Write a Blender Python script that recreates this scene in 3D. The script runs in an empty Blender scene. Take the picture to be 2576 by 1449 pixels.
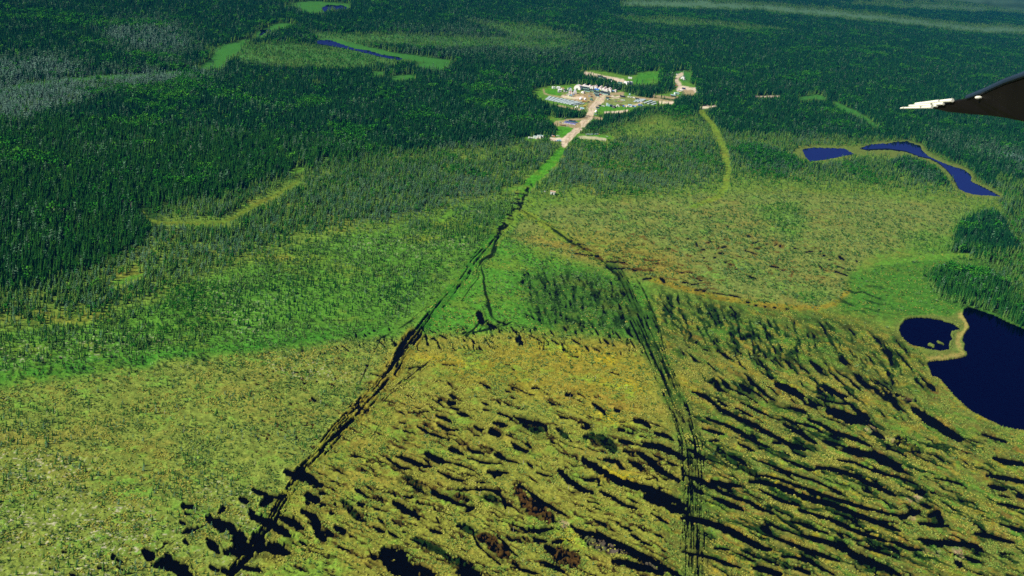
import bpy, math, random
import numpy as np
from mathutils import Matrix, Vector

random.seed(7)
RNG = np.random.default_rng(11)
scene = bpy.context.scene

# ------------------------------------------------------------------ camera
# layout unit: pixels of the 2576 x 1449 view of the photograph
PW, PH = 2576.0, 1449.0
FPX = 3270.0
CAMH = 315.0
PITCH = math.radians(17.2)
ROLL = math.radians(8.0)
fwd = np.array([0, math.cos(PITCH), -math.sin(PITCH)])
r0 = np.array([1.0, 0, 0]); u0 = np.array([0, math.sin(PITCH), math.cos(PITCH)])
RIGHT = math.cos(ROLL) * r0 + math.sin(ROLL) * u0
UP = math.cos(ROLL) * u0 - math.sin(ROLL) * r0
CAM = np.array([0, 0, CAMH])
cd = bpy.data.cameras.new("camera")
cam = bpy.data.objects.new("camera", cd)
scene.collection.objects.link(cam)
M = Matrix(((RIGHT[0], UP[0], -fwd[0], 0), (RIGHT[1], UP[1], -fwd[1], 0), (RIGHT[2], UP[2], -fwd[2], CAMH), (0, 0, 0, 1)))
cam.matrix_world = M
cd.sensor_fit = 'HORIZONTAL'; cd.sensor_width = 36.0
cd.lens = FPX / PW * 36.0
cd.dof.use_dof = True; cd.dof.focus_distance = 1500; cd.dof.aperture_fstop = 4.4
cd.clip_start = 0.5; cd.clip_end = 150000
scene.camera = cam

# ------------------------------------------------------------------ sky, sun, exposure
SUN_EL = math.radians(38)
SUN_DIR = np.array([-math.cos(math.radians(24)), -math.sin(math.radians(24)), 0]) * math.cos(SUN_EL) + np.array([0, 0, math.sin(SUN_EL)])
w = bpy.data.worlds.new("World"); scene.world = w; w.use_nodes = True
nt = w.node_tree
sky = nt.nodes.new('ShaderNodeTexSky'); sky.sky_type = 'NISHITA'; sky.sun_disc = False
sky.sun_elevation = SUN_EL
sky.sun_rotation = math.atan2(SUN_DIR[0], SUN_DIR[1])
nt.links.new(sky.outputs[0], nt.nodes['Background'].inputs[0])
nt.nodes['Background'].inputs[1].default_value = 0.05
sd = bpy.data.lights.new("sun", 'SUN'); sd.energy = 4.9; sd.angle = math.radians(0.5); sd.color = (1.0, 0.95, 0.86)
so = bpy.data.objects.new("sun", sd); scene.collection.objects.link(so)
so.rotation_euler = Vector(tuple(SUN_DIR)).to_track_quat('Z', 'Y').to_euler()
so.location = (-200, -100, 600)
vs = scene.view_settings
vs.view_transform = 'Standard'; vs.look = 'None'; vs.exposure = 0.5; vs.gamma = 1.0
cy = scene.cycles
cy.max_bounces = 4; cy.diffuse_bounces = 1; cy.glossy_bounces = 2; cy.transmission_bounces = 2; cy.volume_bounces = 0
cy.use_denoising = False
cy.transparent_max_bounces = 4

# ------------------------------------------------------------------ picture <-> ground
def project(x, y, z=0.0):
    vx, vy, vz = x - CAM[0], y - CAM[1], z - CAM[2]
    X = vx * RIGHT[0] + vy * RIGHT[1] + vz * RIGHT[2]
    Y = vx * UP[0] + vy * UP[1] + vz * UP[2]
    Z = vx * fwd[0] + vy * fwd[1] + vz * fwd[2]
    Z = np.maximum(Z, 1.0)
    return PW / 2 + FPX * X / Z, PH / 2 - FPX * Y / Z, Z

def ray(u, v):
    return RIGHT * ((u - PW / 2) / FPX) + UP * ((PH / 2 - v) / FPX) + fwd

def at(u, v, z=0.0):
    d = ray(u, v)
    t = (z - CAMH) / d[2]
    p = CAM + d * t
    return p, t           # ground point and depth along the view axis

# ------------------------------------------------------------------ noise
_tab = RNG.random(65536).astype(np.float32)
def vnoise(x, y, seed=0):
    xi = np.floor(x).astype(np.int64); yi = np.floor(y).astype(np.int64)
    fx = (x - xi).astype(np.float32); fy = (y - yi).astype(np.float32)
    fx = fx * fx * (3 - 2 * fx); fy = fy * fy * (3 - 2 * fy)
    def h(a, b):
        return _tab[((a * 73856093) ^ (b * 19349663) ^ (seed * 83492791)) & 65535]
    a = h(xi, yi); b = h(xi + 1, yi); c = h(xi, yi + 1); d = h(xi + 1, yi + 1)
    return (a * (1 - fx) + b * fx) * (1 - fy) + (c * (1 - fx) + d * fx) * fy
def fbm(x, y, oct=4, seed=0):
    s = 0; a = 0.5; t = 0
    for o in range(oct):
        s = s + a * vnoise(x, y, seed + o * 17); t += a
        x = x * 2.03 + 11.7; y = y * 2.03 - 5.3; a *= 0.5
    return s / t
def sstep(a, b, x):
    t = np.clip((x - a) / (b - a), 0, 1); return t * t * (3 - 2 * t)

# ------------------------------------------------------------------ ground map (albedo, water, tree cover)
MG = 160
GW, GH = int(PW) + 2 * MG, int(PH) + 2 * MG
YY, XX = np.mgrid[0:GH, 0:GW].astype(np.float32)
XX -= MG; YY -= MG
ragged = (fbm(XX / 10, YY / 6.5, 4, 3) - 0.5) * 2.5          # -1..1
ragged2 = (fbm(XX / 34, YY / 20, 3, 9) - 0.5) * 2

def lin(r, g, b, k=1.0):
    f = lambda c: ((c / 255 + 0.055) / 1.055) ** 2.4 if c > 10 else c / 255 / 12.92
    return np.array([f(r) * k, f(g) * k, f(b) * k], np.float32)

ALB = np.zeros((GH, GW, 3), np.float32)
WATER = np.zeros((GH, GW), np.float32)
DENS = np.zeros((GH, GW), np.float32)      # tree cover
TALL = np.zeros((GH, GW), np.float32)      # stand height (m)
LEAF = np.zeros((GH, GW), np.float32)      # share of broadleaf
GREY = np.zeros((GH, GW), np.float32)      # share of grey tamarack / snags
SHRUB = np.zeros((GH, GW), np.float32); HUM = np.zeros((GH, GW), np.float32)
CLR = np.zeros((GH, GW), np.float32)
ROUGH = np.ones((GH, GW), np.float32)      # strength of the bog mottling

def box(x0, y0, x1, y1):
    return max(0, int(x0 + MG)), max(0, int(y0 + MG)), min(GW, int(x1 + MG) + 1), min(GH, int(y1 + MG) + 1)
def blur(m, r):
    r = int(max(1, r))
    for _ in range(2):
        for ax in (0, 1):
            p = np.pad(m, [(r + 1, r) if a == ax else (0, 0) for a in (0, 1)], mode='edge')
            c = np.cumsum(p, axis=ax, dtype=np.float64)
            n = m.shape[ax]
            if ax == 0: m = ((c[2 * r + 1:2 * r + 1 + n] - c[:n]) / (2 * r + 1)).astype(np.float32)
            else: m = ((c[:, 2 * r + 1:2 * r + 1 + n] - c[:, :n]) / (2 * r + 1)).astype(np.float32)
    return m
def poly(pts, feather=4, rag=2.0, rag2=0.0):
    pts = np.array(pts, np.float32)
    pad = feather * 3 + rag * 2 + rag2 * 2 + 3
    x0, y0, x1, y1 = box(pts[:, 0].min() - pad, pts[:, 1].min() - pad, pts[:, 0].max() + pad, pts[:, 1].max() + pad)
    X = XX[y0:y1, x0:x1] + ragged[y0:y1, x0:x1] * rag + ragged2[y0:y1, x0:x1] * rag2
    Y = YY[y0:y1, x0:x1] + ragged[y0:y1, x0:x1] * rag * 0.8 + ragged2[y0:y1, x0:x1] * rag2 * 0.6
    m = np.zeros(X.shape, bool)
    n = len(pts)
    for i in range(n):
        ax, ay = pts[i]; bx, by = pts[(i + 1) % n]
        if ay == by: continue
        c = (ay > Y) != (by > Y)
        m ^= c & (X < (bx - ax) * (Y - ay) / (by - ay) + ax)
    m = m.astype(np.float32)
    if feather > 0: m = blur(m, feather)
    return (slice(y0, y1), slice(x0, x1)), m
def path_st(pts, pad):
    pts = np.array(pts, np.float32)
    x0, y0, x1, y1 = box(pts[:, 0].min() - pad, pts[:, 1].min() - pad, pts[:, 0].max() + pad, pts[:, 1].max() + pad)
    X = XX[y0:y1, x0:x1]; Y = YY[y0:y1, x0:x1]
    best = np.full(X.shape, 1e9, np.float32); S = np.zeros_like(best); Tt = np.zeros_like(best)
    acc = 0.0
    if len(pts) == 1: pts = np.vstack([pts, pts + [0.5, 0.1]])
    for i in range(len(pts) - 1):
        a = pts[i]; b = pts[i + 1]; d = b - a; L = float(np.hypot(*d)) + 1e-6
        t = np.clip(((X - a[0]) * d[0] + (Y - a[1]) * d[1]) / (L * L), 0, 1)
        px = X - (a[0] + t * d[0]); py = Y - (a[1] + t * d[1])
        dd = np.sqrt(px * px + py * py)
        sg = np.sign(d[0] * (Y - a[1]) - d[1] * (X - a[0]))
        k = dd < best
        best = np.where(k, dd, best); S = np.where(k, acc + t * L, S); Tt = np.where(k, dd * sg, Tt)
        acc += L
    return (slice(y0, y1), slice(x0, x1)), best, S, Tt, acc
def stroke(pts, wd, soft=1.5, rag=0.5, taper=True):
    sl, d, S, T, L = path_st(pts, wd * 2.2 + 6)
    ww = wd
    if taper and L > 3 * wd:
        e = np.clip(np.minimum(S, L - S) / (L * 0.35 + 1e-3), 0, 1)
        ww = wd * (0.55 + 0.45 * np.sqrt(e))
    d = d + ragged[sl] * rag * wd * 0.8 + ragged2[sl] * rag * wd * 0.4
    return sl, np.clip((ww - d) / soft + 0.5, 0, 1)
def put(A, sm, val):
    sl, m = sm
    if A is DENS and val == 0.0: CLR[sl] = np.maximum(CLR[sl], m)
    if A.ndim == 3: A[sl] = A[sl] * (1 - m[..., None]) + np.asarray(val, np.float32) * m[..., None]
    else: A[sl] = A[sl] * (1 - m) + val * m

# palettes (sunlit picture colours brought down to albedo)
K = 0.80
C_FLOOR = lin(48, 82, 30, K); C_SPARSE = lin(112, 142, 52, K); C_GREEN = lin(86, 150, 44, K); C_VIVID = lin(66, 142, 38, K)
C_BOG = lin(128, 146, 60, K); C_OCHRE = lin(156, 142, 44, K); C_YEL = lin(196, 178, 30, K); C_BROWN = lin(140, 104, 44, K)
C_PLAT = lin(126, 142, 66, K); C_RIDGE = lin(118, 124, 52, K); C_DKGREEN = lin(34, 66, 22, K); C_SEDGE = lin(64, 104, 34, K)
C_GRASS = lin(100, 150, 46, K); C_LUSH = lin(82, 156, 34, K); C_SAND = lin(244, 222, 194, K); C_DIRT = lin(184, 164, 122, K)
C_MEAD = lin(66, 130, 48, K); C_BANK = lin(112, 130, 56, K); C_MUD = lin(14, 13, 7, K); C_PALEBOG = lin(84, 128, 66, K)
C_FARBOG = lin(92, 132, 92, K)  # pale bog with the blue of distant haze put into its colour

ALB[:] = C_SPARSE
# --- far and left forest
FOREST = [(-400, -400), (3000, -400), (3000, 560), (2576, 530), (2480, 470), (2350, 385), (2200, 352), (2000, 352), (1830, 340), (1740, 292), (1640, 290),
          (1560, 312), (1420, 345), (1250, 368), (1000, 388), (800, 425), (660, 470), (560, 500), (420, 520), (380, 600), (300, 660), (180, 700), (60, 735), (-50, 735), (-400, 750)]
put(ALB, poly(FOREST, 14, 8, 20), C_FLOOR)
put(DENS, poly(FOREST, 10, 8, 18), 0.95); put(TALL, poly(FOREST, 14, 8, 18), 10.0)
# open stands below it
SEMI = [(-400, 700), (60, 710), (300, 620), (400, 500), (640, 440), (780, 400), (1000, 370), (1250, 355), (1420, 330), (1760, 300), (1900, 330), (2200, 345), (2480, 470), (2700, 540),
        (2700, 560), (2400, 505), (2250, 485), (2000, 475), (1800, 485), (1640, 500), (1400, 500), (1240, 510), (1000, 570), (700, 640), (400, 760), (200, 820), (-400, 880)]
m = poly(SEMI, 34, 12, 46)
sl = m[0]; k = m[1] * (1 - sstep(0.5, 0.9, DENS[sl]))
put(DENS, (sl, k), 0.66); put(TALL, (sl, k), 6.0); put(GREY, (sl, k), 0.22)
MID = [(-400, 800), (200, 760), (500, 690), (800, 600), (1000, 540), (1250, 480), (1340, 500), (1300, 600), (1180, 680), (1040, 820), (900, 850), (700, 880), (370, 915), (-400, 1010)]
sl, m = poly(MID, 24, 12, 30); k = m * (1 - sstep(0.3, 0.5, DENS[sl]))
put(DENS, (sl, k), 0.72); put(TALL, (sl, k), 3.6); put(SHRUB, (sl, k), 0.9)
put(ALB, (sl, k * 0.75), C_GREEN)
put(ALB, poly([(-400, 930), (0, 930), (370, 890), (700, 850), (960, 820), (1040, 840), (900, 855), (700, 885), (370, 925), (-400, 1000)], 16, 6, 12), C_VIVID)
# ochre patches in the left stands
for (x, y, rx, ry) in ((200, 800, 110, 22), (330, 690, 60, 14), (1060, 600, 60, 14), (60, 880, 70, 16), (740, 650, 120, 16), (1130, 560, 60, 16)):
    m = np.exp(-(((XX - x) / rx) ** 2 + ((YY - y) / ry) ** 2) * 1.3) * (0.6 + 0.5 * ragged2)
    ALB[:] = ALB * (1 - 0.6 * np.clip(m, 0, 1)[..., None]) + C_OCHRE * (0.6 * np.clip(m, 0, 1)[..., None])
    DENS *= 1 - 0.6 * np.clip(m, 0, 1)
# --- bog in front
BOGL = [(-400, 1000), (0, 985), (370, 918), (700, 882), (900, 853), (1050, 850), (1200, 850), (1380, 900), (1000, 1200), (640, 1600), (-400, 1700)]
m = poly(BOGL, 9, 10, 14); put(HUM, m, 0.8); put(ALB, m, C_BOG); put(DENS, m, 0.10); put(TALL, m, 2.7); put(SHRUB, m, 1.0)
BOGC = [(1000, 852), (1120, 840), (1300, 832), (1470, 840), (1560, 852), (1640, 900), (1680, 980), (1700, 1100), (1740, 1500), (1400, 1700), (560, 1700), (700, 1300), (860, 1080)]
m = poly(BOGC, 9, 9, 14); put(HUM, m, 1.0); put(ALB, m, C_BOG * 0.6 + C_OCHRE * 0.4); put(DENS, m, 0.012); put(TALL, m, 2.2); put(SHRUB, m, 0.35)
m = poly([(1050, 900), (1300, 850), (1560, 860), (1640, 930), (1600, 1050), (1400, 1010), (1150, 960)], 20, 8, 20); put(ALB, (m[0], m[1] * 0.75), C_OCHRE)
# right string bog
BOGR = [(1640, 740), (1800, 770), (2100, 790), (2300, 860), (2400, 960), (2576, 1080), (3000, 1300), (3000, 1800), (1600, 1800), (1700, 1100), (1650, 900)]
m = poly(BOGR, 12, 10, 16); put(HUM, m, 1.0); put(ALB, m, C_RIDGE); put(DENS, m, 0.004); put(TALL, m, 2.5); put(SHRUB, m, 0.15)
m = poly([(1650, 740), (1900, 780), (2120, 790), (2300, 880), (2330, 960), (2200, 940), (1900, 880), (1680, 860)], 22, 8, 16); put(ALB, (m[0], m[1] * 0.7), C_SEDGE)
# green middle ground between the tracks
m = poly([(1240, 600), (1400, 610), (1560, 680), (1640, 740), (1660, 860), (1560, 850), (1300, 830), (1040, 850), (1100, 770), (1190, 670)], 12, 8, 14); put(ALB, m, C_GREEN); put(DENS, m, 0.035); put(TALL, m, 2.5); put(SHRUB, m, 0.6)
m = poly([(1340, 680), (1500, 690), (1600, 740), (1660, 850), (1560, 845), (1400, 825), (1320, 770)], 16, 8, 10); put(ALB, (m[0], m[1] * 0.8), C_SEDGE)
# plateau bog with pale lichen
PLAT = [(1290, 600), (1300, 560), (1400, 520), (1640, 500), (1800, 490), (2000, 485), (2250, 500), (2440, 520), (2460, 570), (2300, 620), (2190, 640), (2135, 700), (2130, 745), (2090, 772), (2000, 775), (1800, 748), (1640, 705), (1500, 668)]
m = poly(PLAT, 6, 6, 10); put(ALB, m, C_PLAT); put(DENS, m, 0.06); put(TALL, m, 2.6); put(SHRUB, m, 0.6)
put(ALB, poly([(1300, 600), (1400, 570), (1600, 600), (1760, 690), (1700, 720), (1500, 668)], 14, 6, 16), C_PLAT * 0.55 + C_OCHRE * 0.45)
m = stroke([(1640, 703), (1800, 747), (1960, 772), (2060, 775), (2110, 760), (2135, 730)], 7, 4, 0.4, False); put(ALB, m, C_OCHRE * 0.9)
for c in ([(1880, 500), (2000, 500), (2040, 560), (1990, 600), (1930, 570)], [(2260, 590), (2440, 580), (2450, 640), (2300, 645)], [(2010, 735), (2080, 720), (2090, 755), (2000, 765)], [(2380, 545), (2480, 520), (2520, 560), (2450, 590)]):
    m = poly(c, 12, 6, 10); put(DENS, m, 0.32); put(TALL, m, 4.0); put(ALB, (m[0], m[1] * 0.5), C_GREEN)
# green fen right of the plateau
m = poly([(2135, 690), (2240, 655), (2440, 640), (2600, 700), (2700, 860), (2440, 790), (2400, 800), (2260, 800), (2130, 790), (2100, 775), (2140, 740)], 8, 6, 10)
put(ALB, m, C_SEDGE * 0.45 + C_GREEN * 0.55); put(DENS, m, 0.03); put(TALL, m, 3.0)
# tall spruce on the right bank
for c, dd, hh in (([(2440, 540), (2510, 535), (2570, 630), (2620, 720), (2500, 665), (2440, 650), (2390, 640), (2400, 590)], 0.85, 10.5), ([(2320, 690), (2400, 672), (2490, 690), (2580, 740), (2700, 860), (2640, 860), (2560, 828), (2480, 780), (2425, 772), (2360, 745)], 0.8, 10),
                  ([(2500, 440), (2700, 480), (2700, 700), (2580, 640), (2530, 560)], 0.55, 9), ([(2480, 640), (2700, 640), (2700, 800), (2560, 760)], 0.4, 6)):
    m = poly(c, 7, 5, 6); put(DENS, m, dd); put(TALL, m, hh); put(ALB, (m[0], m[1] * 0.7), C_FLOOR)
m = poly([(1850, 375), (1900, 368), (1990, 400), (2010, 425), (1900, 425)], 8, 5, 6); put(DENS, m, 0.85); put(TALL, m, 9); put(LEAF, m, 0.35)
m = poly([(2200, 385), (2300, 400), (2400, 450), (2440, 480), (2380, 470), (2260, 430)], 6, 4, 5); put(DENS, m, 0.85); put(TALL, m, 9)
# grey tamarack belts
for c, g in (([(-200, 235), (120, 200), (300, 185), (500, 178), (600, 190), (420, 215), (250, 245), (80, 300), (-200, 320)], 0.85), ([(-200, 160), (160, 150), (260, 200), (-200, 215)], 0.6), ([(230, 60), (420, 40), (520, 120), (420, 160), (260, 120)], 0.5),
             ([(900, 90), (1250, 60), (1500, 110), (1700, 130), (1500, 160), (1100, 140)], 0.45), ([(1300, 380), (1750, 320), (1800, 470), (1400, 480)], 0.45), ([(760, 500), (1000, 420), (1300, 400), (1250, 500), (900, 600)], 0.4), ([(2300, 330), (2600, 400), (2600, 440), (2350, 360)], 0.6)):
    m = poly(c, 14, 8, 10); put(GREY, m, g)
m = poly([(-200, 235), (120, 200), (300, 185), (500, 178), (600, 190), (420, 215), (250, 245), (80, 300), (-200, 320)], 10, 6, 8); put(DENS, m, 0.7); put(TALL, m, 7)
# pale far bogs
for c, d in (([(1560, 0), (1760, 0), (2100, 25), (2400, 60), (2700, 75), (2700, 92), (2450, 82), (2200, 55), (1900, 28), (1560, 18)], 0.03), ([(760, 80), (1000, 85), (1250, 95), (1500, 105), (1400, 125), (1100, 125), (820, 105)], 0.35),
             ([(500, 120), (720, 105), (900, 130), (1050, 160), (850, 180), (620, 170)], 0.3), ([(2050, 5), (2400, 12), (2700, 30), (2700, 36), (2300, 22)], 0.05), ([(2150, -12), (2700, 5), (2700, 14), (2200, -4)], 0.05), ([(1500, 40), (1700, 45), (2050, 78), (1900, 80), (1600, 60)], 0.4), ([(1150, 50), (1330, 60), (1500, 100), (1300, 95)], 0.4)):
    m = poly(c, 5, 4, 6); put(DENS, m, d * 0.6 if d < 0.1 else d * 1.3); put(TALL, m, 5); put(ALB, m, C_FARBOG if d < 0.1 else C_PALEBOG * 0.5 + C_MEAD * 0.5)
# --- meadows, river, slough
def tl(*p): return [(x / 3, y / 3) for x, y in p]
for c in (tl((1480, 505), (1560, 460), (1640, 390), (1680, 340), (1780, 318), (1850, 330), (1790, 400), (1740, 450), (1690, 505), (1640, 525), (1540, 522)),
          tl((1780, 322), (1900, 275), (1920, 240), (2010, 205), (2060, 185), (2120, 172), (2250, 180), (2180, 212), (2070, 245), (1990, 280), (1900, 290), (1840, 328)),
          tl((2120, 40), (2330, 8), (2440, 8), (2640, 30), (2640, 80), (2440, 95), (2330, 102), (2220, 62)),
          [(795, 98), (850, 100), (1000, 133), (1130, 150), (1150, 158), (1060, 158), (900, 130), (800, 108)], [(1045, 162), (1090, 155), (1140, 158), (1110, 178), (1050, 172)], [(980, 190), (1040, 188), (1045, 200), (990, 202)], [(935, 180), (970, 182), (965, 190), (940, 190)]):
    m = poly(c, 2, 2, 2); put(ALB, m, C_MEAD); put(DENS, m, 0.0); put(ROUGH, m, 0.3)
m = stroke([(0, 226), (90, 212), (180, 200), (300, 192), (420, 186), (500, 172)], 5, 4, 0.5); put(DENS, m, 0.08); put(ALB, m, C_MEAD)
for p, wd in (([(655, 207)], 6), ([(790, 215), (815, 212)], 5), ([(735, 236)], 6), ([(540, 290), (580, 300)], 7), ([(345, 306)], 5), ([(560, 880)], 1), ([(735, 432), (765, 420)], 9), ([(820, 405), (800, 415)], 8)):
    m = stroke(p, wd, 3); put(DENS, m, 0.05); put(ALB, m, C_GRASS)
# --- trails
m = stroke([(360, 530), (370, 550), (395, 560), (480, 562), (560, 560), (590, 547), (640, 517), (700, 487), (752, 456)], 15, 10, 0.3, False); put(TALL, m, 2.4)
for p, wd, col in (([(360, 530), (370, 550), (395, 560), (480, 562), (560, 560), (590, 547), (640, 517), (700, 487), (752, 456)], 4, C_OCHRE * 0.25 + C_GRASS * 0.5), ([(1763, 280), (1790, 310), (1803, 335), (1822, 380), (1832, 425), (1826, 470), (1805, 496), (1740, 520)], 8, C_GRASS * 0.7 + C_OCHRE * 0.3),
                   ([(2097, 258), (2130, 275), (2180, 300), (2205, 320)], 6, C_MEAD), ([(2010, 249), (2050, 243), (2075, 247)], 6, C_MEAD), ([(1420, 366), (1400, 395), (1370, 425), (1340, 455), (1310, 490)], 12, C_LUSH), ([(1340, 505), (1305, 535), (1260, 585), (1220, 640)], 14, C_GRASS * 0.8 + C_OCHRE * 0.2), ([(1310, 530), (1380, 570), (1440, 610), (1520, 660)], 10, C_GRASS * 0.6 + C_OCHRE * 0.4),
                   ([(280, 715), (360, 690)], 6, C_GRASS), ([(1330, 470), (1260, 480)], 5, C_GRASS), ([(1100, 560), (1135, 530)], 5, C_GRASS), ([(2440, 640), (2300, 652), (2200, 665)], 6, C_GRASS), ([(2040, 500), (1760, 520)], 4, C_PLAT)):
    m = stroke(p, wd, 3, 0.4); put(ALB, m, col); put(DENS, (m[0], m[1]), 0.0)
# --- lakes
def t5(*p): return [(1718 + x / 3, y / 3) for x, y in p]
def t8(*p): return [(1718 + x / 3, 483 + y / 3) for x, y in p]
LAKES = [t5((905, 1125), (960, 1115), (1080, 1118), (1215, 1120), (1285, 1160), (1190, 1180), (1090, 1200), (960, 1215), (925, 1180)),
         t5((1335, 1118), (1420, 1090), (1550, 1085), (1600, 1072), (1690, 1068), (1790, 1100), (1800, 1130), (1850, 1180), (1960, 1230), (2050, 1262), (2120, 1280), (2170, 1320), (2180, 1345), (2165, 1365), (2260, 1410), (2340, 1449), (2392, 1478), (2380, 1482), (2300, 1476), (2190, 1468), (2130, 1449), (2080, 1420), (2040, 1340), (1990, 1280), (1930, 1230), (1870, 1200), (1780, 1180), (1690, 1145), (1560, 1128), (1480, 1130), (1400, 1135)),
         t8((1640, 1010), (1680, 960), (1760, 945), (1860, 950), (1960, 970), (2050, 1000), (2095, 1035), (2030, 1050), (2020, 1080), (2035, 1110), (2010, 1140), (2010, 1190), (1960, 1200), (1880, 1190), (1800, 1170), (1730, 1160), (1690, 1130), (1650, 1090), (1635, 1050)),
         t8((2120, 880), (2160, 868), (2240, 890), (2350, 930), (2450, 980), (2573, 1030), (3100, 1240), (3100, 1900), (2573, 1800), (2500, 1788), (2400, 1768), (2300, 1718), (2200, 1668), (2110, 1598), (2040, 1528), (1975, 1449), (1940, 1410), (1880, 1390), (1860, 1330), (1845, 1290), (1870, 1275), (2000, 1265), (2140, 1240), (2150, 1215), (2120, 1190), (2130, 1150), (2110, 1120), (2120, 1080), (2165, 1020), (2140, 970), (2115, 930)),
         tl((1960, 225), (2040, 222), (2045, 235), (2000, 245), (1958, 270), (1972, 240)),
         tl((2430, 60), (2470, 36), (2576, 42), (2612, 50), (2612, 64), (2560, 72), (2500, 78), (2450, 86)),
         [(790, 102), (830, 101), (892, 122), (930, 128), (959, 137), (1012, 146), (1005, 150), (960, 143), (900, 128), (860, 120), (800, 110)]]
BANKS = [(t5((850, 1120), (1000, 1098), (1200, 1105), (1330, 1108), (1420, 1080), (1600, 1060), (1690, 1055), (1810, 1090), (1830, 1130), (1900, 1180), (2000, 1225), (2130, 1260), (2190, 1310), (2190, 1350), (2290, 1400), (2410, 1460), (2420, 1500), (2300, 1500), (2170, 1490), (2060, 1440), (2030, 1370), (1900, 1235), (1700, 1160), (1600, 1190), (1450, 1170), (1340, 1170), (1200, 1190), (1060, 1215), (950, 1222), (880, 1180), (830, 1150)), 2),
         (t8((2100, 890), (2150, 960), (2180, 1020), (2135, 1080), (2130, 1120), (2145, 1180), (2165, 1220), (2140, 1255), (2000, 1275), (1850, 1285), (1770, 1250), (1700, 1190), (1600, 1100), (1600, 1000), (1680, 940), (1860, 925), (2000, 945)), 2)]
for c, f in BANKS:
    m = poly(c, f, 2, 3); put(ALB, m, C_BANK); put(DENS, m, 0.0); put(ROUGH, m, 0.6)
m = stroke(t8((2090, 930), (2140, 985), (2130, 1050), (2080, 1080), (2070, 1130), (2090, 1180), (2110, 1225), (2000, 1245), (1850, 1262)), 5.5, 4, 0.9, False); put(ALB, (m[0], m[1] * 0.8), C_OCHRE * 0.9 + C_SAND * 0.12)
for c in LAKES:
    m = poly(c, 0, 1.2, 0.8); m = (m[0], m[1])
    WATER[m[0]] = np.maximum(WATER[m[0]], m[1]); put(DENS, m, 0.0); put(SHRUB, m, 0)
m = stroke(t8((1860, 1150), (1890, 1160)), 4, 2); WATER[m[0]] *= 1 - m[1]
m = stroke(t8((1920, 1125), (1970, 1150)), 3, 2); WATER[m[0]] *= 1 - m[1]
# --- camp clearing
def c1(*p): return [(1289.3 + x * 0.19531, 150.9 + y * 0.19531) for x, y in p]
CLEAR = [c1((240, 390), (350, 350), (480, 338), (800, 305), (880, 330), (1250, 370), (1420, 405), (1580, 455), (1730, 490), (1900, 505), (2060, 530), (2050, 570), (1880, 590), (1620, 600), (1500, 660), (1200, 690), (1060, 720), (1000, 700), (930, 660), (880, 655), (540, 580), (330, 500), (250, 450)),
         c1((840, 165), (1000, 125), (1200, 155), (1500, 205), (1640, 160), (1880, 140), (1890, 250), (1850, 310), (1500, 330), (1400, 315), (1240, 265), (1100, 230), (950, 190)),
         c1((2060, 150), (2200, 125), (2300, 160), (2280, 290), (2350, 335), (2370, 430), (2200, 450), (2110, 480), (2050, 490), (1820, 480), (1820, 450), (2000, 430), (2090, 360), (2060, 250)),
         c1((400, 740), (460, 720), (600, 750), (760, 755), (900, 745), (960, 700), (1050, 700), (1160, 750), (1050, 770), (960, 820), (860, 950), (980, 950), (1290, 975), (1300, 1010), (1190, 1035), (900, 1020), (780, 990), (700, 1090), (630, 1090), (620, 1050), (500, 1040), (500, 990), (560, 980), (560, 850), (540, 810)),
         c1((150, 1000), (300, 985), (390, 990), (390, 1020), (290, 1040), (150, 1030)), c1((1880, 530), (2060, 520), (2060, 565), (1920, 565)), c1((2420, 590), (2520, 590), (2510, 640), (2430, 640))]
for i, c in enumerate(CLEAR):
    m = poly(c, 1.5, 2.2, 2.5); put(ALB, m, C_GRASS); put(DENS, m, 0.0); put(LEAF, m, 0); put(ROUGH, m, 0.9)
for c, col in ((c1((420, 375), (520, 360), (600, 400), (700, 450), (560, 470), (430, 440)), C_LUSH), (c1((1080, 610), (1300, 590), (1560, 610), (1500, 640), (1250, 665), (1090, 650)), C_LUSH), (c1((560, 860), (780, 870), (760, 940), (660, 990), (560, 960)), C_LUSH), (c1((1080, 585), (1330, 570), (1580, 600), (1300, 620)), C_LUSH),
               (c1((1640, 165), (1880, 145), (1880, 290), (1520, 320), (1540, 260)), C_LUSH * 0.6 + C_MEAD * 0.4), (c1((2060, 150), (2200, 130), (2290, 160), (2280, 280), (2200, 280), (2100, 200)), C_MEAD), (c1((860, 960), (1280, 975), (1280, 1000), (1000, 985)), C_LUSH),
               (c1((1150, 480), (1420, 450), (1600, 490), (1800, 560), (1500, 600), (1150, 560)), C_GRASS * 0.6 + C_DIRT * 0.4), (c1((640, 440), (1000, 410), (1300, 420), (1250, 470), (1120, 500), (980, 640), (900, 650), (860, 560), (640, 480)), C_DIRT), (c1((850, 560), (980, 520), (960, 640), (780, 610)), C_GRASS * 0.6 + C_DIRT * 0.4)):
    put(ALB, poly(c, 2, 1.5, 2), col)
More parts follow.
